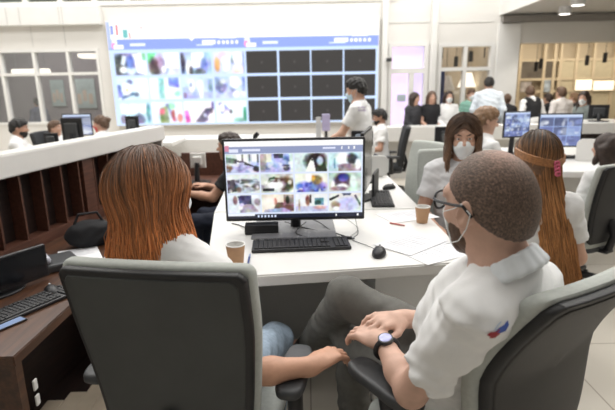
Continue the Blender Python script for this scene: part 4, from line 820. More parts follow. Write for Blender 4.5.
# desk behind the counter where people sit, far counters
desk('desk', [(-3.42, 5.25), (-2.35, 5.25), (-2.25, 6.6), (-3.42, 6.6)], .99, 'white desk of the bearded man behind the left counter', panels=[('front_panel', (-3.2, 5.3, 0), (-2.5, 5.34, .94), lam), ('side_panel', (-2.5, 5.36, 0), (-2.46, 6.5, .94), lam)])
def counter(label, x0, x1, y, zt, zb, dep=.6, under=None):
    c = empty('counter', (x0, y, 0), 0, label, 'counter'); L = x1-x0
    MB().box((0, 0, zb), (L, dep, zt), .01).build('worktop', lam, c); MB().box((.05, dep*.55, 0), (L-.05, dep*.55+.04, zb)).build('back_panel', under or wallg, c)
    for x in (.06, L/2, L-.1): MB().box((x, .08, 0), (x+.04, dep*.55, zb)).build('support', under or wallg, c)
    return c
za, zb_ = at_y(200, 139, 7.0).z, at_y(200, 156, 7.0).z
counter('white far counter below the video wall, in front of its feeds', -2.45, .25, 7.0, za, zb_, under=woodr)
zc, zd_ = at_y(430, 126.5, 8.4).z, at_y(430, 141, 8.4).z
counter('white far counter in front of the three standing women', 1.05, 4.3, 8.4, zc, zd_, .38)
z1, z2, z3 = at_y(590, 123, 6.3).z, at_y(590, 134, 6.3).z, at_y(590, 142, 6.3).z
cr = empty('counter', (0, 0, 0), 0, 'white counter with a dark open slot at the right', 'counter'); xr = at_y(569, 130, 6.3).x
MB().box((xr, 6.3, z2), (6.2, 6.95, z1), .008).build('worktop', lam, cr); MB().box((xr, 6.3, 0), (6.2, 6.5, z3), .006).build('front_panel', lam, cr); MB().box((xr+.02, 6.62, z3), (6.15, 6.66, z2)).build('slot_back', woodd, cr)
for x in (xr, xr+1.0, xr+2.0): MB().box((x, 6.34, z3), (x+.04, 6.62, z2)).build('slot_divider', woodr, cr)

# ------------------------------------------------------------------ monitors, keyboards, mice
def monitor(label, loc, yaw, W, H, bottom, canvas=None, group='monitors', stand=True, frame=blackp, back=dgrey, base=None, sm=None, pitch=0, bz=.012):
    """local: screen faces -Y, origin on the desk"""
    r = empty('monitor', loc, R(yaw), label, 'monitor', group)
    MB().box((-W/2, 0, bottom), (W/2, .022, bottom+H), .006).build('housing', frame, r)
    MB().box((-W*.30, .021, bottom+H*.15), (W*.30, .050, bottom+H*.8), .014).build('back_cover', back, r)
    if canvas is not None:
        s_ = canvas.mesh('screen', W-2*bz, H-2.4*bz, sm or screen_m, r); s_.location = (0, -.0015, bottom+1.4*bz)
    else: MB().box((-W/2+bz, -.0015, bottom+1.4*bz), (W/2-bz, .0, bottom+H-bz)).build('screen', mat('dark_screen', (.012, .013, .016), .15), r)
    if stand:
        MB().tube([(0, .075, .008), (0, .07, bottom*.6+H*.15), (0, .045, bottom+H*.35)], [.028, .024, .024], 12).build('stand_neck', blackp, r, True)
        if base: base(r)
        else:
            MB().panel([(.13*math.cos(2*math.pi*i/28), .075+.10*math.sin(2*math.pi*i/28)) for i in range(28)], .012, .005, lambda a, b, n: V((a, b, .0065+n)), 3).build('stand_base', blackp, r, True)
    return r
mp_ = at_y(294.5, 180, 2.36); mz0 = at_y(294, 220.5, 2.36).z-ZD; mz1 = at_y(294, 138, 2.36).z-ZD
def big_base(r): MB().box((-.22, -.13, .0005), (.205, .20, .008), .003).build('stand_base', mat('stand_grey', (.20, .20, .21), .45, .3), r)
monitor('large monitor showing twelve lit camera feeds on the white desk', (mp_.x, 2.36, ZD), .6, .712, mz1-mz0, mz0, desk_canvas(), base=big_base)
dirv = V((.175, .985)); p = at_y(367.5, 165, 2.92); z0 = at_y(367, 197, 2.8).z-ZD; z1_ = at_y(366, 133, 2.8).z-ZD
monitor('black monitor seen edge on beside the second keyboard', (p.x+.02, 3.05, ZD), 77, .54, z1_-z0, z0, back=blackp)
p = at_t(357, 136, 4.3); monitor('grey blue backed monitor on the far end of the second desk', (p.x-.02, 3.74, ZD), 165, .17, .12, .27, back=mat('blue_grey_plastic', (.20, .24, .30), .5))
p = at_t(374, 176, 3.2); tb = empty('tablet', (p.x+.01, p.y, ZD), R(75), 'upright black tablet between the edge on monitor and the white divider', 'tablet')
MB().box((-.13, -.008, .005), (.13, .008, .17), .004).build('housing', blackp, tb); MB().box((-.05, .006, .001), (.05, .07, .006)).build('foot', blackp, tb)
p = at_z(513, 150, ZD); monitor('lit monitor with small bluish feeds on the right desk, left of the pair', (at_t(513, 123, 5.0).x, 4.95, ZD), 10, .30, .27, at_t(513, 137, 5.0).z-ZD, small_canvas(3, 4, 5, (.42, .48, .80)), sm=screen_m)
monitor('lit monitor with pale feeds on the right desk, right of the pair', (at_t(553, 123, 4.8).x, 4.70, ZD), -8, .41, .33, at_t(555, 146, 4.8).z-ZD, small_canvas(8, 3, 3, (.62, .72, .95)), sm=screen_m)
p = at_t(595, 118, 6.6); monitor('black monitor on the white counter beside the dark haired woman', (p.x, 6.62, z1), 160, .25, .19, .03)
monitor('dark monitor behind the masked girl, left of her head', (at_t(447, 138, 6.3).x, at_t(447, 138, 6.3).y, .75), 190, .36, .27, at_t(447, 147, 6.3).z-.75)
desk('desk', [(1.55, 5.9), (2.6, 5.9), (2.6, 6.45), (1.55, 6.45)], .75, 'small white desk under the dark monitor behind the masked girl', panels=[('side_panel', (1.6, 6.0, 0), (1.64, 6.4, .70), lam), ('side_panel', (2.5, 6.0, 0), (2.54, 6.4, .70), lam)])
# on the desk behind the left counter
MONZ = .99
def mon_px(label, px0, py0, px1, py1, T, yaw, zt=MONZ, **k):
    a, b2 = at_t(px0, py0, T), at_t(px1, py1, T); return monitor(label, ((a.x+b2.x)/2, a.y, zt), yaw, (b2.x-a.x)/max(.3, abs(math.cos(R(yaw)))), a.z-b2.z, max(.02, b2.z-zt), **k)
mon_px('black backed monitor on the desk between the bearded man and the red mask', 60, 118, 83, 143, 5.6, 172)
mon_px('bright monitor turned to the woman in the red mask', 62, 114, 90.5, 136, 6.15, 6, canvas=small_canvas(5, 1, 2, (.86, .9, 1)), stand=True)
mon_px('black laptop screen right beside the bearded man', 44, 133, 58, 147, 5.5, 185)
mon_px('black monitor standing in front of the video wall, right end of the left counter', 125, 116, 139, 133, 6.6, 176, zt=.99)
mon_px('white backed monitor beside the person in dark clothes', 190, 153, 206, 168, 4.6, 175, zt=.78, frame=white, back=white)
desk('desk', [(-2.2, 6.2), (-1.75, 6.2), (-1.75, 6.95), (-2.2, 6.95)], .99, 'small white desk end under the black monitor near the video wall', panels=[('side_panel', (-2.0, 6.3, 0), (-1.96, 6.8, .94), lam)])
desk('desk', [(-1.35, 4.35), (-.72, 4.35), (-.72, 5.0), (-1.35, 5.0)], .78, 'red brown wooden desk in front of the person in dark clothes', panels=[('side_panel', (-1.3, 4.4, 0), (-1.26, 4.95, .73), woodr), ('back_panel', (-1.3, 4.9, 0), (-.76, 4.94, 1.02), woodr), ('side_panel', (-.80, 4.4, 0), (-.76, 4.88, .73), woodr)], m=woodr)

def keyboard(label, loc, yaw, L=.455, D=.155):
    r = empty('keyboard', loc, R(yaw), label, 'keyboard', 'black keyboards'); q = MB(); q.box((-L/2, -D/2, .001), (L/2, D/2, .016), .005); q.build('case', blackp, r)
    q = MB(); rows = 6; n = 21; kw, kd = (L-.024)/n, (D-.03)/rows
    for i in range(rows):
        jx = 0
        while jx < n:
            wk = 6 if (i == 0 and jx == 4) else 1
            if not (jx in (15, 16) and i in (2,) or (i == 5 and jx in (1, 6, 11)) or jx == 17):
                x = -L/2+.012+jx*kw; y = -D/2+.010+i*(kd+.0006)+(.006 if i == 5 else 0); q.box((x+.0012, y+.0012, .015), (x+kw*wk-.0012, y+kd-.0012, .022), .0015, 1)
            jx += wk
    q.build('keys', blackk, r); return r
kc = (at_z(250, 256, ZD)+at_z(353, 249, ZD)+at_z(252, 241, ZD)+at_z(348, 240, ZD))/4
keyboard('black keyboard in front of the large lit monitor', (kc.x, kc.y, ZD), 3.5)
kc2 = (at_z(372, 193, ZD)+at_z(396, 207, ZD)+at_z(372, 208, ZD)+at_z(385, 192, ZD))/4
keyboard('black keyboard beside the edge on monitor of the second desk', (kc2.x, kc2.y, ZD), 85, .43, .14)
keyboard('black keyboard on the brown wooden desk', (*at_z(27, 308, .748).xy, .748), 62, .42, .14)
p = at_z(561, 158, ZD); keyboard('black keyboard under the pale monitor of the right desk', (p.x, p.y, ZD), -5, .42, .14)
def mouse(label, loc, yaw, sc=1.0):
    r = empty('computer_mouse', loc, R(yaw), label, 'computer mouse', 'black computer mice'); 
    sdf_obj('body', [el((0, 0, .008), (.031*sc, .056*sc, .030*sc), k=.01)], .003, blackp, r, post=lambda D, ax: np.maximum(D, -(ax[2]-.001).reshape(1, 1, -1)+0*D))
    MB().tube([(-.004, .030*sc, .033*sc), (.004, .030*sc, .033*sc)], .007*sc, 12).build('wheel', greyp, r, True); return r
mouse('black computer mouse on the white desk beside the papers', (*at_z(379, 255, ZD).xy, ZD), -15)
mouse('black computer mouse on the second desk near the divider', (*at_z(389, 189, ZD).xy, ZD), -60)
mouse('black computer mouse on the brown wooden desk', (*at_z(52, 293, .748).xy, .748), 40)

# ------------------------------------------------------------------ small things on the desks
def cup(label, px, py, h_=.098):
    p = at_z(px, py, ZD); r = empty('paper_cup', (p.x, p.y, ZD), 0, label, 'cup', 'paper cups'); k = h_/.098
    MB().lathe([(0, .001), (.029, .001), (.040*1, .094*k), (.038, .094*k), (.027, .006), (0, .006)], 32).build('body', kraft, r, True)
    rim = MB(); rim.lathe([(.0385+.0028*math.cos(a), .0955*k+.0028*math.sin(a)) for a in [2*math.pi*i/8 for i in range(9)]], 32); rim.build('rim', white, r, True)
    MB().lathe([(.0280, .008), (.0375, .0935*k), (.0370, .0935*k), (.0274, .008)], 32).build('lining', white, r, True); MB().lathe([(0, .03), (.0298, .03), (.0298, .031), (0, .031)], 24).build('coffee', mat('coffee', (.05, .02, .01), .1), r)
cup('kraft paper cup with white rim beside the woman, left of the keyboard', 236.5, 266); cup('kraft paper cup with white rim near the face of the man with glasses', 422, 222.5, .092)
def pen(label, a, b2, m, cap_m):
    A_, B_ = at_z(*a, ZD+.005), at_z(*b2, ZD+.005); r = empty('pen', A_, 0, label, 'pen', 'pens'); d = B_-A_
    MB().tube([V((0, 0, 0)), d*.72], .0042, 10).build('barrel', m, r, True); MB().tube([d*.70, d*.96, d*1.0], [.0050, .0046, .002], 10).build('cap', cap_m, r, True)
pen('blue pen lying beside the paper cup left of the keyboard', (247.5, 266), (250, 254), mat('pen_blue', (.04, .07, .25), .4), mat('pen_clear', (.35, .42, .62), .3))
pen('red pen lying near the cup in front of the man', (390, 223), (405, 225.5), mat('pen_red', (.55, .12, .10), .4), mat('pen_pink', (.62, .30, .28), .4))
def sheet(label, px, py, yaw, z=ZD, lines=10, sz=(.21, .297)):
    p = at_z(px, py, z); r = empty('paper_sheet', (p.x, p.y, z), R(yaw), label, 'paper', 'paper sheets'); n = 8; q = MB(); W_, H_ = sz
    q.panel([(-W_/2, -H_/2), (0, -H_/2), (W_/2, -H_/2), (W_/2, 0), (W_/2, H_/2), (0, H_/2), (-W_/2, H_/2), (-W_/2, 0)], .0012, .0004, lambda a, b, nn: V((a, b, .0016+nn+.004*max(0, a/W_)**2)), 5); q.build('sheet', paper, r, False)
    q = MB()
    for i in range(lines): y = H_*.4-i*H_*.075; x1 = W_*(.36 if i % 3 else .12); zz = .0030+.004*max(0, x1/W_)**2; q.box((-W_*.38, y, .0024), (x1, y+.004, zz))
    q.build('printed_lines', paperp, r)
sheet('printed sheet closest to the chest of the man with glasses', 437, 252, -62, ZD); sheet('printed sheet between the mouse and the other sheets', 411, 243, -48, ZD+.0022); sheet('printed sheet beside the red pen', 407, 216, -70, ZD)
ab = empty('power_adapter', (*at_z(262, 233, ZD).xy, ZD), R(3), 'black power box under the left half of the large monitor', 'power box'); MB().box((-.085, -.035, .001), (.085, .035, .052), .006).build('case', blackp, ab); MB().box((-.086, -.036, .018), (.086, .036, .020)).build('seam', dgrey, ab)
def cable(label, pts, r=.0028, m=blackp, zoff=.004, z=ZD):
    P = [V((*at_z(x, y, z).xy, z+zoff+(dz if dz else 0))) for x, y, dz in pts]; n = len(P); out = []
    for i in range(n-1):
        p0, p1, p2, p3 = P[max(i-1, 0)], P[i], P[i+1], P[min(i+2, n-1)]
        for t in np.linspace(0, 1, 8, endpoint=False): out.append(.5*((2*p1)+(p2-p0)*t+(2*p0-5*p1+4*p2-p3)*t*t+(3*p1-p0-3*p2+p3)*t**3))
    out.append(P[-1]); return tag(MB().tube(out, r, 8).build('cable', m, None, True), label, 'cable', 'cables on the white desk')
cable('black cable coiling over the monitor base', [(285, 226, .02), (300, 229, .01), (320, 233, 0), (310, 238, 0), (296, 235, .01), (306, 228, .03)])
cable('black cable arching from the monitor to the right', [(300, 224, .05), (318, 226, .02), (332, 232, 0), (345, 237, 0)])
cable('thin grey cable looping behind the keyboard end', [(338, 222, .03), (350, 222, 0), (358, 230, 0), (349, 238, 0)], .0016, greyp)
cable('thin dark cable hanging beside the monitor edge', [(352, 215, .08), (356, 226, .02), (358, 234, 0), (352, 240, 0), (366, 246, 0), (376, 251, .004)], .0016, dgrey)
cable('black cable left of the power box', [(232, 224, 0), (240, 226, .0), (246, 230, .006)], .003)
p = at_z(348, 239, ZD); us = empty('usb_adapter', (p.x, p.y, ZD), R(-20), 'black plug lying at the right end of the keyboard', 'plug'); MB().box((-.035, -.009, .001), (.02, .009, .013), .003).build('body', blackp, us); MB().box((.02, -.006, .003), (.033, .006, .010)).build('connector', greyp, us)
# microphone behind the monitor
p = at_z(249, 190, ZD); mc = empty('microphone', (p.x+.03, 3.0, ZD), 0, 'black gooseneck microphone rising behind the large monitor', 'microphone'); tp = at_y(258, 133, 3.0); t2 = at_y(254, 138, 3.0)
lx = lambda v: V((v.x-mc.location.x, v.y-3.0, v.z-ZD))
MB().lathe([(0, 0.001), (.06, .001), (.055, .025), (0, .03)], 24).build('base', blackp, mc, True); MB().tube([(0, 0, .02), (0, 0, .2), lx(t2)+V((-.03, 0, -.08)), lx(t2)], .006, 8).build('gooseneck', blackp, mc, True); MB().tube([lx(t2), lx(t2)*.6+lx(tp)*.4, lx(tp)], [.010, .016, .012], 12).build('capsule', blackp, mc, True)
# stands below the video wall
pA = at_y(318.5, 130, 6.6); pB = at_y(326, 127, 6.6); st = desk('desk', [(-.15, 6.35), (.48, 6.35), (.48, 6.9), (-.15, 6.9)], at_y(320, 143, 6.6).z, 'small white desk with grey stands beside the standing man', panels=[('side_panel', (-.1, 6.4, 0), (-.06, 6.85, .7), lam), ('side_panel', (.40, 6.4, 0), (.44, 6.85, .7), lam)]); zs = at_y(320, 143, 6.6).z
s1 = empty('stand', (pA.x, 6.6, zs), 0, 'plain grey upright stand left of the lilac panel', 'stand', 'stands on the far desk'); h1 = at_y(318, 117, 6.6).z-zs; MB().box((-.035, -.02, .01), (.035, .02, h1), .006).build('post', mat('pale_grey_post', (.50, .50, .50), .5), s1); MB().box((-.06, -.06, .001), (.06, .06, .012)).build('foot', greyp, s1)
s2 = empty('stand', (pB.x, 6.6, zs), 0, 'lilac panel on a black upright stand near the standing man', 'stand', 'stands on the far desk'); h2 = at_y(326, 114, 6.6).z-zs; MB().box((-.055, -.03, h2*.42), (.055, .03, h2), .008).build('panel', mat('lilac', (.42, .38, .56), .5), s2); MB().box((-.02, -.02, .01), (.02, .02, h2*.42), .004).build('post', blackp, s2); MB().box((-.06, -.06, .001), (.06, .06, .012)).build('foot', blackp, s2)
# on the wooden desk
p = at_z(6, 296, .748); monitor('black monitor standing on the brown wooden desk', (p.x, p.y, .748), 62, .44, .165, .02)
p = at_z(59, 266, .748); ph = empty('telephone', (p.x, p.y, .748), R(40), 'grey desk telephone with pale handset on the wooden desk', 'telephone'); MB().box((-.09, -.10, .001), (.09, .10, .045), .012).build('base', dgrey, ph); MB().box((-.10, -.085, .045), (-.045, .085, .085), .016).build('handset', mat('pale_handset', (.45, .46, .52), .4), ph)
sheet('grey printed sheet on the wooden desk beside the chair back', 80, 256, 30, .748, 6)
p = at_z(88, 248, .748); bg = empty('handbag', (p.x, p.y+.05, .748), R(30), 'black round handbag on the wooden desk behind the chair', 'bag'); sdf_obj('body', [el((0, 0, .075), (.14, .08, .085))], .008, blackc, bg, post=lambda D, ax: D+folds(ax, .004, 1.5, 2)); MB().tube([(-.09, 0, .12), (-.05, 0, .20), (.05, 0, .20), (.09, 0, .12)], .008, 8).build('strap', blackc, bg, True)
p = at_z(4, 326, .748); mb_ = empty('smartphone', (p.x, p.y, .748), R(-30), 'smartphone with bluish lit screen at the left photo edge', 'phone'); MB().box((-.037, -.075, .001), (.037, .075, .009), .003).build('case', blackp, mb_); MB().box((-.034, -.068, .0085), (.034, .068, .0095)).build('screen', mat('phone_screen', (.1, .12, .18), .1, var=0, emit=(.35, .48, .75), estr=.5), mb_)
# ------------------------------------------------------------------ the people
def to_local(w, C, yaw, z0=FL):
    a = R(yaw); dx, dy = w[0]-C[0], w[1]-C[1]; return A((math.cos(a)*dx+math.sin(a)*dy, -math.sin(a)*dx+math.cos(a)*dy, w[2]-z0))
def dloc(v, yaw): a = R(yaw); return A((math.cos(a)*v[0]+math.sin(a)*v[1], -math.sin(a)*v[0]+math.cos(a)*v[1], v[2]))
# man with glasses
mat('skin_pale', (.60, .375, .285), .5, var=.08, scale=30, bump=.12, bscale=260)
MC = (.455, 1.295); ml_ = lambda w: to_local(w, MC, MYAW)
Jm = dict(head=ml_(at_t(487, 205, 1.06)), elbL=ml_(at_z(411, 391, .90)), shoL=ml_(at_t(472, 315, 1.0)), shoR=ml_(at_t(529, 284, 1.17)), wriL=ml_(at_z(384, 344, .925)), wriR=ml_(at_z(402, 319, .945)),
          kneR=ml_(at_t(347, 297, 1.68)), ankR=ml_(at_z(311, 344, .60)), kneL=A((-.075, .43, .54)), ankL=A((-.07, .41, .09)), toeL=A((-.09, .55, .035)))
Jm['elbR'] = A((.16, .02, .73)); Jm['hipR'] = A((.07, .04, .60)); Jm['hipL'] = A((-.11, .02, .57))
Jm['toeR'] = Jm['ankR']+A((-.05, .11, -.06))
hdL = dloc(at_z(357, 328, .935)-at_z(384, 344, .925), MYAW); hdR = dloc(at_z(370, 322, .965)-at_z(402, 319, .945), MYAW)
man, jm, hpm, Mhm, Mum = person('man with cropped hair, glasses and white shirt sitting with hands on his knee', (MC[0], MC[1], FL), R(MYAW), h=.005, skin='skin_pale', shirt=shirtw, trousers=trg, shoes=shoem,
    hair='buzz', hair_mat=buzzm, mask=maskm, beard=hbrown, glasses=blackp, head=(-3, -4, -3), J=Jm, mask_y=.066, neck_to=ml_(at_t(500, 263, 1.07)), twist=0, collar=collarm, sleeve_f=.66, fold=.0065,
    hands=dict(L=(hdL, (.1, .0, -1), 35), R=(hdR, (-.1, .2, -1), 32)))
# watch on his left wrist
wv = jm['wriL']; wd_ = unit(jm['wriL']-jm['elbL']); wc = wv-wd_*.022; n_ = unit(A((-.35, -.45, .82))-wd_*np.dot(wd_, (-.35, -.45, .82))); sd = np.cross(wd_, n_)
wt = MB(); wt.tube([V(wc+(n_*math.cos(a)+sd*math.sin(a))*.0335) for a in [2*math.pi*i/24 for i in range(25)]], .0075, 8); wo = wt.build('watch_strap', blackp, man, True)
wt = MB().tube([V(wc+n_*.029), V(wc+n_*.0405)], .0215, 24); cs_ = wt.build('watch_case', dgrey, wo, True)
MB().tube([V(wc+n_*.0402), V(wc+n_*.0415)], .0175, 24).build('watch_face', mat('watch_face', (.35, .36, .55), .12, var=.4, scale=90, emit=(.5, .5, .9), estr=.35), wo, True)
# woman with red hair
WC = (-.335, 1.40); wl_ = lambda w: to_local(w, WC, WYAW)
hx = wl_(at_t(153, 197, 1.34))
Jw = dict(head=hx, elbR=wl_(at_t(243, 374, 1.37)), wriR=wl_(at_t(312, 366, 1.41)), elbL=A((-.27, -.02, .66)), wriL=A((-.08, .22, .63)), kneR=A((.13, .40, .46)), kneL=A((-.10, .42, .48)), ankR=A((.12, .30, .09)), ankL=A((-.12, .34, .09)), toeR=A((.13, .44, .035)), toeL=A((-.13, .48, .035)), shoR=wl_(at_t(212, 277, 1.31)))
hdw = dloc(at_t(337, 351, 1.46)-at_t(312, 366, 1.41), WYAW)
wom, jw, hpw, Mhw, Muw = person('woman with long red hair and white shirt seen from behind', (WC[0], WC[1], FL), R(WYAW), h=.0055, shirt=shirtw, trousers=jeans, shoes=shoem, hair='long', hair_mat=hred, hh=.006, mask=maskm,
    head=(-30, -2, -3), J=Jw, neck_to=hx+A((.035, -.02, -.135)), w=.88, hair_len=.24, skin='skin_warm', fold=.004, hair_kw=dict(front=False, thin=.4), hands=dict(R=(hdw, dloc((.25, .1, -1), WYAW), 38)))
def push_w(p, t):
    return p
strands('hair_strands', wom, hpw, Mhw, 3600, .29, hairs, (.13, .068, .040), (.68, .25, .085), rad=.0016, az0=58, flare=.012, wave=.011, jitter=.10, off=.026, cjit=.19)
# masked girl
p = at_t(462, 143, 2.85); place_chair(p.x+.01, p.y+.02, FL, 170, 'task chair hidden under the masked girl'); gm, jg, hpg, Mhg, Mug = person('girl with long brown hair and white face mask looking towards the camera', (p.x+.01, p.y+.02, FL), R(170), h=.0055, seat=.435, shirt=shirtl, trousers=denimd, shoes=shoem, hair='long', hair_mat=hbrown, mask=maskm,
    head=(-6, -6, 2), w=.9, hair_len=.30, J=dict(), lean=4)
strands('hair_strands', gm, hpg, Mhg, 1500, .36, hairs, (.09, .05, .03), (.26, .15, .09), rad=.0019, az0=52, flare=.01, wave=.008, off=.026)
# girl with half up hair
p = at_t(538, 156, 2.2); gh, jh, hph, Mhh, Muh = person('girl with very long ginger hair tied half up with a pink band', (p.x, p.y+.02, FL), R(-24), h=.007, seat=.395, shirt=shirtw, trousers=denimd, shoes=shoem, hair='halfup', hair_mat=hginger,
    head=(38, -4, 0), w=.88, hair_len=.46, J=dict(), hair_kw=dict(thin=.45))
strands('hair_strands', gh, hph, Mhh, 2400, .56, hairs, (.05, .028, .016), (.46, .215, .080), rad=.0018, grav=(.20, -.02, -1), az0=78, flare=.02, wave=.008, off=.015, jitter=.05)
st_ = empty('stool', (gh.location.x-.0, gh.location.y+.0, FL), R(20), 'black backless stool under the girl with long ginger hair', 'stool')
MB().lathe([(0, .335), (.17, .335), (.19, .35), (.19, .375), (.17, .39), (0, .392)], 36).build('seat', blackc, st_, True); MB().lathe([(0, .09), (.04, .09), (.04, .15), (.025, .15), (.025, .335), (0, .335)], 20).build('gas_column', blackp, st_, True)
for k in range(5):
    d = V((math.cos(k*2*math.pi/5), math.sin(k*2*math.pi/5), 0)); MB().tube([d*.02+V((0, 0, .11)), d*.15+V((0, 0, .09)), d*.29+V((0, 0, .025))], [.032, .026, .022], 10).build('base_leg', blackp, st_, True)
q = MB()
for s in (-1, 1):
    for k in range(4):
        f = k*.008; q.tube([V(hph(s*.088, .030, .052-f)), V(hph(s*.099, -.03, .036-f)), V(hph(s*.080, -.085, .018-f)), V(hph(s*.03, -.121, .004-f)), V(hph(0.0, -.127, -.004-f))], [.006, .0075, .008, .0075, .006], 8)
q.build('braid', mat('braid_hair', (.34, .15, .055), .45, var=.3, scale=90), gh, True)
q = MB()
for k in range(4):
    q.tube([V(hph(.011*math.cos(a), -.134-.003*k, -.010-.015*k+.008*math.sin(a))) for a in [2*math.pi*i/12 for i in range(13)]], .0055, 8)
q.build('hair_band', mat('pink_band', (.55, .10, .17), .6, var=.2, scale=60), gh, True)
# dark haired person at the right edge
p = at_t(612, 148, 3.42); gd, jd, hpd, Mhd, Mud = person('dark haired person in a white shirt at the right edge, seen from behind', (p.x-.03, p.y+.03, FL), R(25), h=.009, seat=.41, sc=.88, shirt=shirtw, trousers=denimd, shoes=shoem, hair='long', hair_mat=hdark, hair_len=.12, w=.95, sleeve='long')
# others: head pixel, distance, facing
def cast(label, px, py, T, yaw, pose='sit', z0=0.0, sc=None, **k):
    p = at_t(px, py, T); hz = (.735+.47) if pose == 'sit' else 1.585
    hz = hz+ (0 if pose == 'stand' else 0); s = sc or max(.86, min(1.08, (p.z-z0)/hz)); le = k.get('lean', 0); off = .5*math.sin(R(le))*s+.02
    loc_ = (p.x+math.sin(R(yaw))*off, p.y-math.cos(R(yaw))*off, z0)
    if le and not sc: s = max(.86, min(1.08, (p.z-z0)/(hz-.63*(1-math.cos(R(le))))))
    return person(label, loc_, R(yaw), pose, sc=s, **k)
std = dict(trousers=denimd, shoes=shoem)
sm_, js, hps, Mhs, Mus = cast('standing young man in a white shirt and blue mask before the video wall', 356.5, 90, 5.1, 66, 'stand', shirt=shirtw, hair='short', hair_mat=hblack, mask=maskb, head=(8, -14, 0), trousers=mat('grey_denim', (.10, .115, .15), .85, var=.12, scale=40), shoes=shoem, lean=6,
    J=dict(elbL=(-.22, .16, 1.14), wriL=(-.16, .38, 1.02), wriR=(.24, .16, .90)))
cast('seated man in a white shirt with dark beard near the video wall', 378, 117, 7.3, 88, shirt=shirtw, hair='short', hair_mat=hblack, beard=hblack, skin='skin_tan', head=(0, -14, 0), lean=2, **std)
cast('bearded man in a white shirt working behind the left counter', 20, 128, 6.3, -68, shirt=shirtw, hair='short', hair_mat=hblack, beard=hblack, skin='skin_tan', head=(-6, -8, 0), lean=8, J=dict(elbL=(-.26, .22, .78), wriL=(-.18, .46, .79), elbR=(.26, .22, .78), wriR=(.18, .46, .79)), **std)
cast('woman with a red face mask behind the left counter', 99, 124, 7.0, 80, shirt=shirtw, hair='bun', hair_mat=hbrown, mask=maskr, head=(10, -6, 0), **std)
hp2 = cast('person in white hidden behind the black backed monitor on the left', 57, 128, 7.4, -95, shirt=shirtw, hair='short', hair_mat=hbrown, **std)
dp = cast('person in dark clothes bending over the red brown desk', 229, 147, 4.05, 82, shirt=blackc, sleeve='short', hair='short', hair_mat=hdark, lean=10, skin='skin_warm', J=dict(elbL=(-.24, .20, .80), wriL=(-.14, .48, .81), elbR=(.27, .18, .74), wriR=(.18, .40, .81)), **std)
fp = cast('fair haired person in profile behind the masked girl', 489, 121, 4.05, -82, z0=FL, shirt=shirtw, hair='short', hair_mat=hfair, head=(-6, -10, 0), h=.009, **std)
cast('man in a pale blue shirt standing with his back turned', 489, 84, 9.1, -12, 'stand', shirt=shirtb, sleeve='long', hair='short', hair_mat=hblack, lean=10, head=(0, -20, 0), w=1.12, **std)
cast('person in dark clothes standing beside the man in the pale blue shirt', 507, 103, 9.6, -30, 'stand', shirt=blackc, hair='short', hair_mat=hbrown, lean=8, **std)
cast('man in a black vest and white shirt sleeves bending to the right', 531, 92, 9.1, 10, 'stand', shirt=shirtw, sleeve='long', vest=blackc, hair='short', hair_mat=hbrown, lean=14, head=(-30, -10, 0), w=1.05, J=dict(), trousers=mat('pale_grey_trousers', (.30, .30, .31), .8, var=.1), shoes=shoem)
cast('person in black between the black vest and the white shirted man', 548, 99, 9.6, 20, 'stand', shirt=blackc, hair='short', hair_mat=hdark, lean=8, **std)
cast('man in a white shirt standing with his back turned, arms lowered', 561, 93, 8.9, 14, 'stand', shirt=mat('pinkish_white_cotton', (.72, .68, .66), .85, var=.04, scale=20), sleeve='long', hair='short', hair_mat=hbrown, lean=8, w=1.08, **std)
cast('person with fair hair partly hidden behind the white shirted man', 574, 98, 9.6, 30, 'stand', shirt=darkc, hair='short', hair_mat=hfair, lean=4, **std)
dw, jdw, hpdw, Mdw, Mudw = cast('woman with long dark hair behind the white counter at the right', 584, 98, 7.6, 105, 'stand', shirt=mat('grey_green_cotton', (.20, .23, .22), .85, var=.2, scale=20), sleeve='long', hair='long', hair_mat=hdark, hair_len=.30, lean=6, mask=maskm, head=(25, -6, 0), **std)
cast('person in a green shirt standing before the middle window', 471, 102, 9.6, 188, 'stand', sc=.92, shirt=greenc, hair='short', hair_mat=hbrown, mask=maskm, **std)
HJ = dict(elbL=(-.20, .03, 1.10), wriL=(-.09, .21, .95), elbR=(.20, .03, 1.10), wriR=(.09, .21, .97))
HH = dict(L=((.8, .25, -.4), (0, -.6, -.8)), R=((-.8, .25, -.4), (0, -.6, -.8)))
cast('woman with dark hair in a dark jacket, nearest to the pink door', 415, 101, 8.8, 205, 'stand', sc=.90, shirt=darkc, sleeve='long', hair='long', hair_mat=hdark, J=HJ, hands=HH, head=(25, -5, 0), w=.85, **std)
cast('woman in a short sleeved black top, middle one of the three women', 432, 98, 8.8, 182, 'stand', sc=.91, shirt=blackc, hair='long', hair_mat=hbrown, J=HJ, hands=HH, w=.85, **std)
cast('woman in a white jacket, farthest of the three women from the pink door', 449, 98, 8.8, 178, 'stand', sc=.91, shirt=shirtw, sleeve='long', hair='long', hair_mat=hdark, J=HJ, hands=HH, w=.85, mask=maskm, **std)
cast('dark silhouette of a person standing behind the left window', 37, 103, 11.4, 60, 'stand', shirt=mat('blue_grey_cotton', (.16, .17, .25), .85, var=.1), hair='short', hair_mat=hdark, sleeve='long', **std)

for o2_, yw, z0_, lab in ((fp[0], -82, FL, 'task chair of the fair haired person behind the masked girl'), (dp[0], 82, 0, 'task chair of the person in dark clothes behind the large monitor'), (hp2[0], -95, 0, 'task chair of the person hidden behind the black backed monitor on the left')): place_chair(o2_.location.x, o2_.location.y, z0_, yw, lab, DARK)
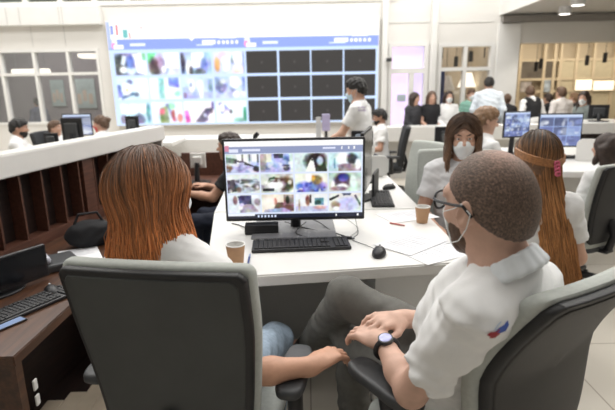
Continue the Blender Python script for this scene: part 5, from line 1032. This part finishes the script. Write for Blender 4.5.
# printed marks on the shirts, laid on the cloth
def printed(name, root, outline, m, off=.0018, part='shirt'):
    tgt = [q for q in children(root) if q.name.split('.')[0] == part][0]; me = tgt.data; bpy.context.view_layer.update()
    co = np.zeros(len(me.vertices)*3); me.vertices.foreach_get('co', co); tree = BVHTree.FromPolygons([V(x) for x in co.reshape(-1, 3)], [tuple(f.vertices) for f in me.polygons])
    inv = (Matrix.LocRotScale(root.location, root.rotation_euler, root.scale)).inverted(); i3 = inv.to_3x3()
    def f(a, b, nn):
        h = tree.ray_cast(inv @ O, (i3 @ ray(a, b)).normalized())
        assert h[0], name
        return h[0]-(i3 @ ray(a, b)).normalized()*(off+nn)
    q = MB(); q.panel(outline, .0012, .0004, f, 5); return q.build(name, m, tgt, True)
def oval(cx, cy, rx, ry, a=0, n=16): return [(cx+rx*math.cos(t)*math.cos(a)-ry*math.sin(t)*math.sin(a), cy+rx*math.cos(t)*math.sin(a)+ry*math.sin(t)*math.cos(a)) for t in [2*math.pi*i/n for i in range(n)]]
printed('red_ribbon', man, [(487, 335), (490, 332.5), (495, 332), (499, 329), (501, 330), (500, 334), (495, 338), (490, 338.5)], mat('emblem_red', (.30, .02, .03), .7))
printed('blue_ribbon', man, [(495, 332), (499, 328), (504, 325), (508, 320), (509, 325), (506, 331), (501, 333), (498, 333)], mat('emblem_blue', (.05, .10, .38), .7))
printed('white_ribbon', man, [(494, 330), (497, 325), (501, 321), (501.8, 322), (498, 327), (495.5, 331)], mat('emblem_white', (.55, .62, .72), .7))
for k, (x0, y0, x1, y1) in enumerate(((358, 106.5, 365, 108), (358, 109.5, 366, 111))): printed('lettering', sm_, [(x0, y0), ((x0+x1)/2, y0), (x1, y0), (x1, y1), ((x0+x1)/2, y1), (x0, y1)], mat('lilac_print', (.55, .48, .62), .8), .003)
# ------------------------------------------------------------------ light and camera
def area(name, loc, size, power, rot_=(0, 0, 0), col=(1, .992, .98), sy=None):
    l = bpy.data.lights.new(name, 'AREA'); l.energy = power; l.color = col; l.size = size
    if sy: l.shape = 'RECTANGLE'; l.size_y = sy
    o = bpy.data.objects.new(name, l); COL.objects.link(o); o.location = loc; o.rotation_euler = rot_; return o
for i, x in enumerate((-5.5, -1.5, 2.5, 6.5)):
    for k, y in enumerate((2.2, 5.4, 8.4)): area('hall_light', (x, y, 6.3), 2.6, (66, 114, 118)[k], sy=1.2)
area('hall_light_rear', (0.5, -1.5, 6.2), 3.0, 38)
area('room_light_left', (-5.8, 11.7, 3.25), 2.5, 40, sy=1.5); area('room_light_upper', (-2.5, 11.3, 6.2), 6, 60, sy=1.0)
area('room_light_middle', (gr_x0+.5, 10.95, 2.9), .9, 11, col=(1, .9, .76), sy=.7)
area('room_light_right', (6.6, 11.4, 2.85), 3.5, 60, col=(1, .88, .70), sy=1.2)
for px, py in ((565, 12.5), (578, 3.5)):
    p = at_z(px, py, SZ-.10); s_ = bpy.data.lights.new('downlight_spot', 'SPOT'); s_.energy = 60; s_.spot_size = R(110); s_.spot_blend = .6; s_.color = (1, .95, .86); o_ = bpy.data.objects.new('downlight_spot', s_); COL.objects.link(o_); o_.location = (p.x, p.y, SZ-.15)
wd2 = bpy.data.worlds.new('World'); SC.world = wd2; wd2.use_nodes = True; wd2.node_tree.nodes['Background'].inputs['Color'].default_value = (.9, .95, 1, 1); wd2.node_tree.nodes['Background'].inputs['Strength'].default_value = .2
cam = bpy.data.cameras.new('camera'); co_ = bpy.data.objects.new('camera', cam); COL.objects.link(co_); SC.camera = co_
cam.sensor_width = 36; cam.lens = 36*F_PX/615; cam.clip_start = .05
x_ = ray(1307.5, 205)-ray(307.5, 205); y_ = ray(307.5, 205-1000)-ray(307.5, 205); z_ = -ray(307.5, 205)
Mc = Matrix((x_.normalized(), y_.normalized(), z_.normalized())).transposed(); co_.matrix_world = Matrix.Translation(O) @ Mc.to_4x4()
cam.dof.use_dof = True; cam.dof.focus_distance = 1.55; cam.dof.aperture_fstop = 3.2
vs_ = SC.view_settings; vs_.view_transform = 'Standard'; vs_.look = 'None'; vs_.exposure = 0.0; vs_.gamma = 1.0; vs_.use_curve_mapping = False
SC.cycles.max_bounces = 8; SC.cycles.transparent_max_bounces = 12; SC.cycles.sample_clamp_indirect = 6.0
SC.cycles.use_denoising = True
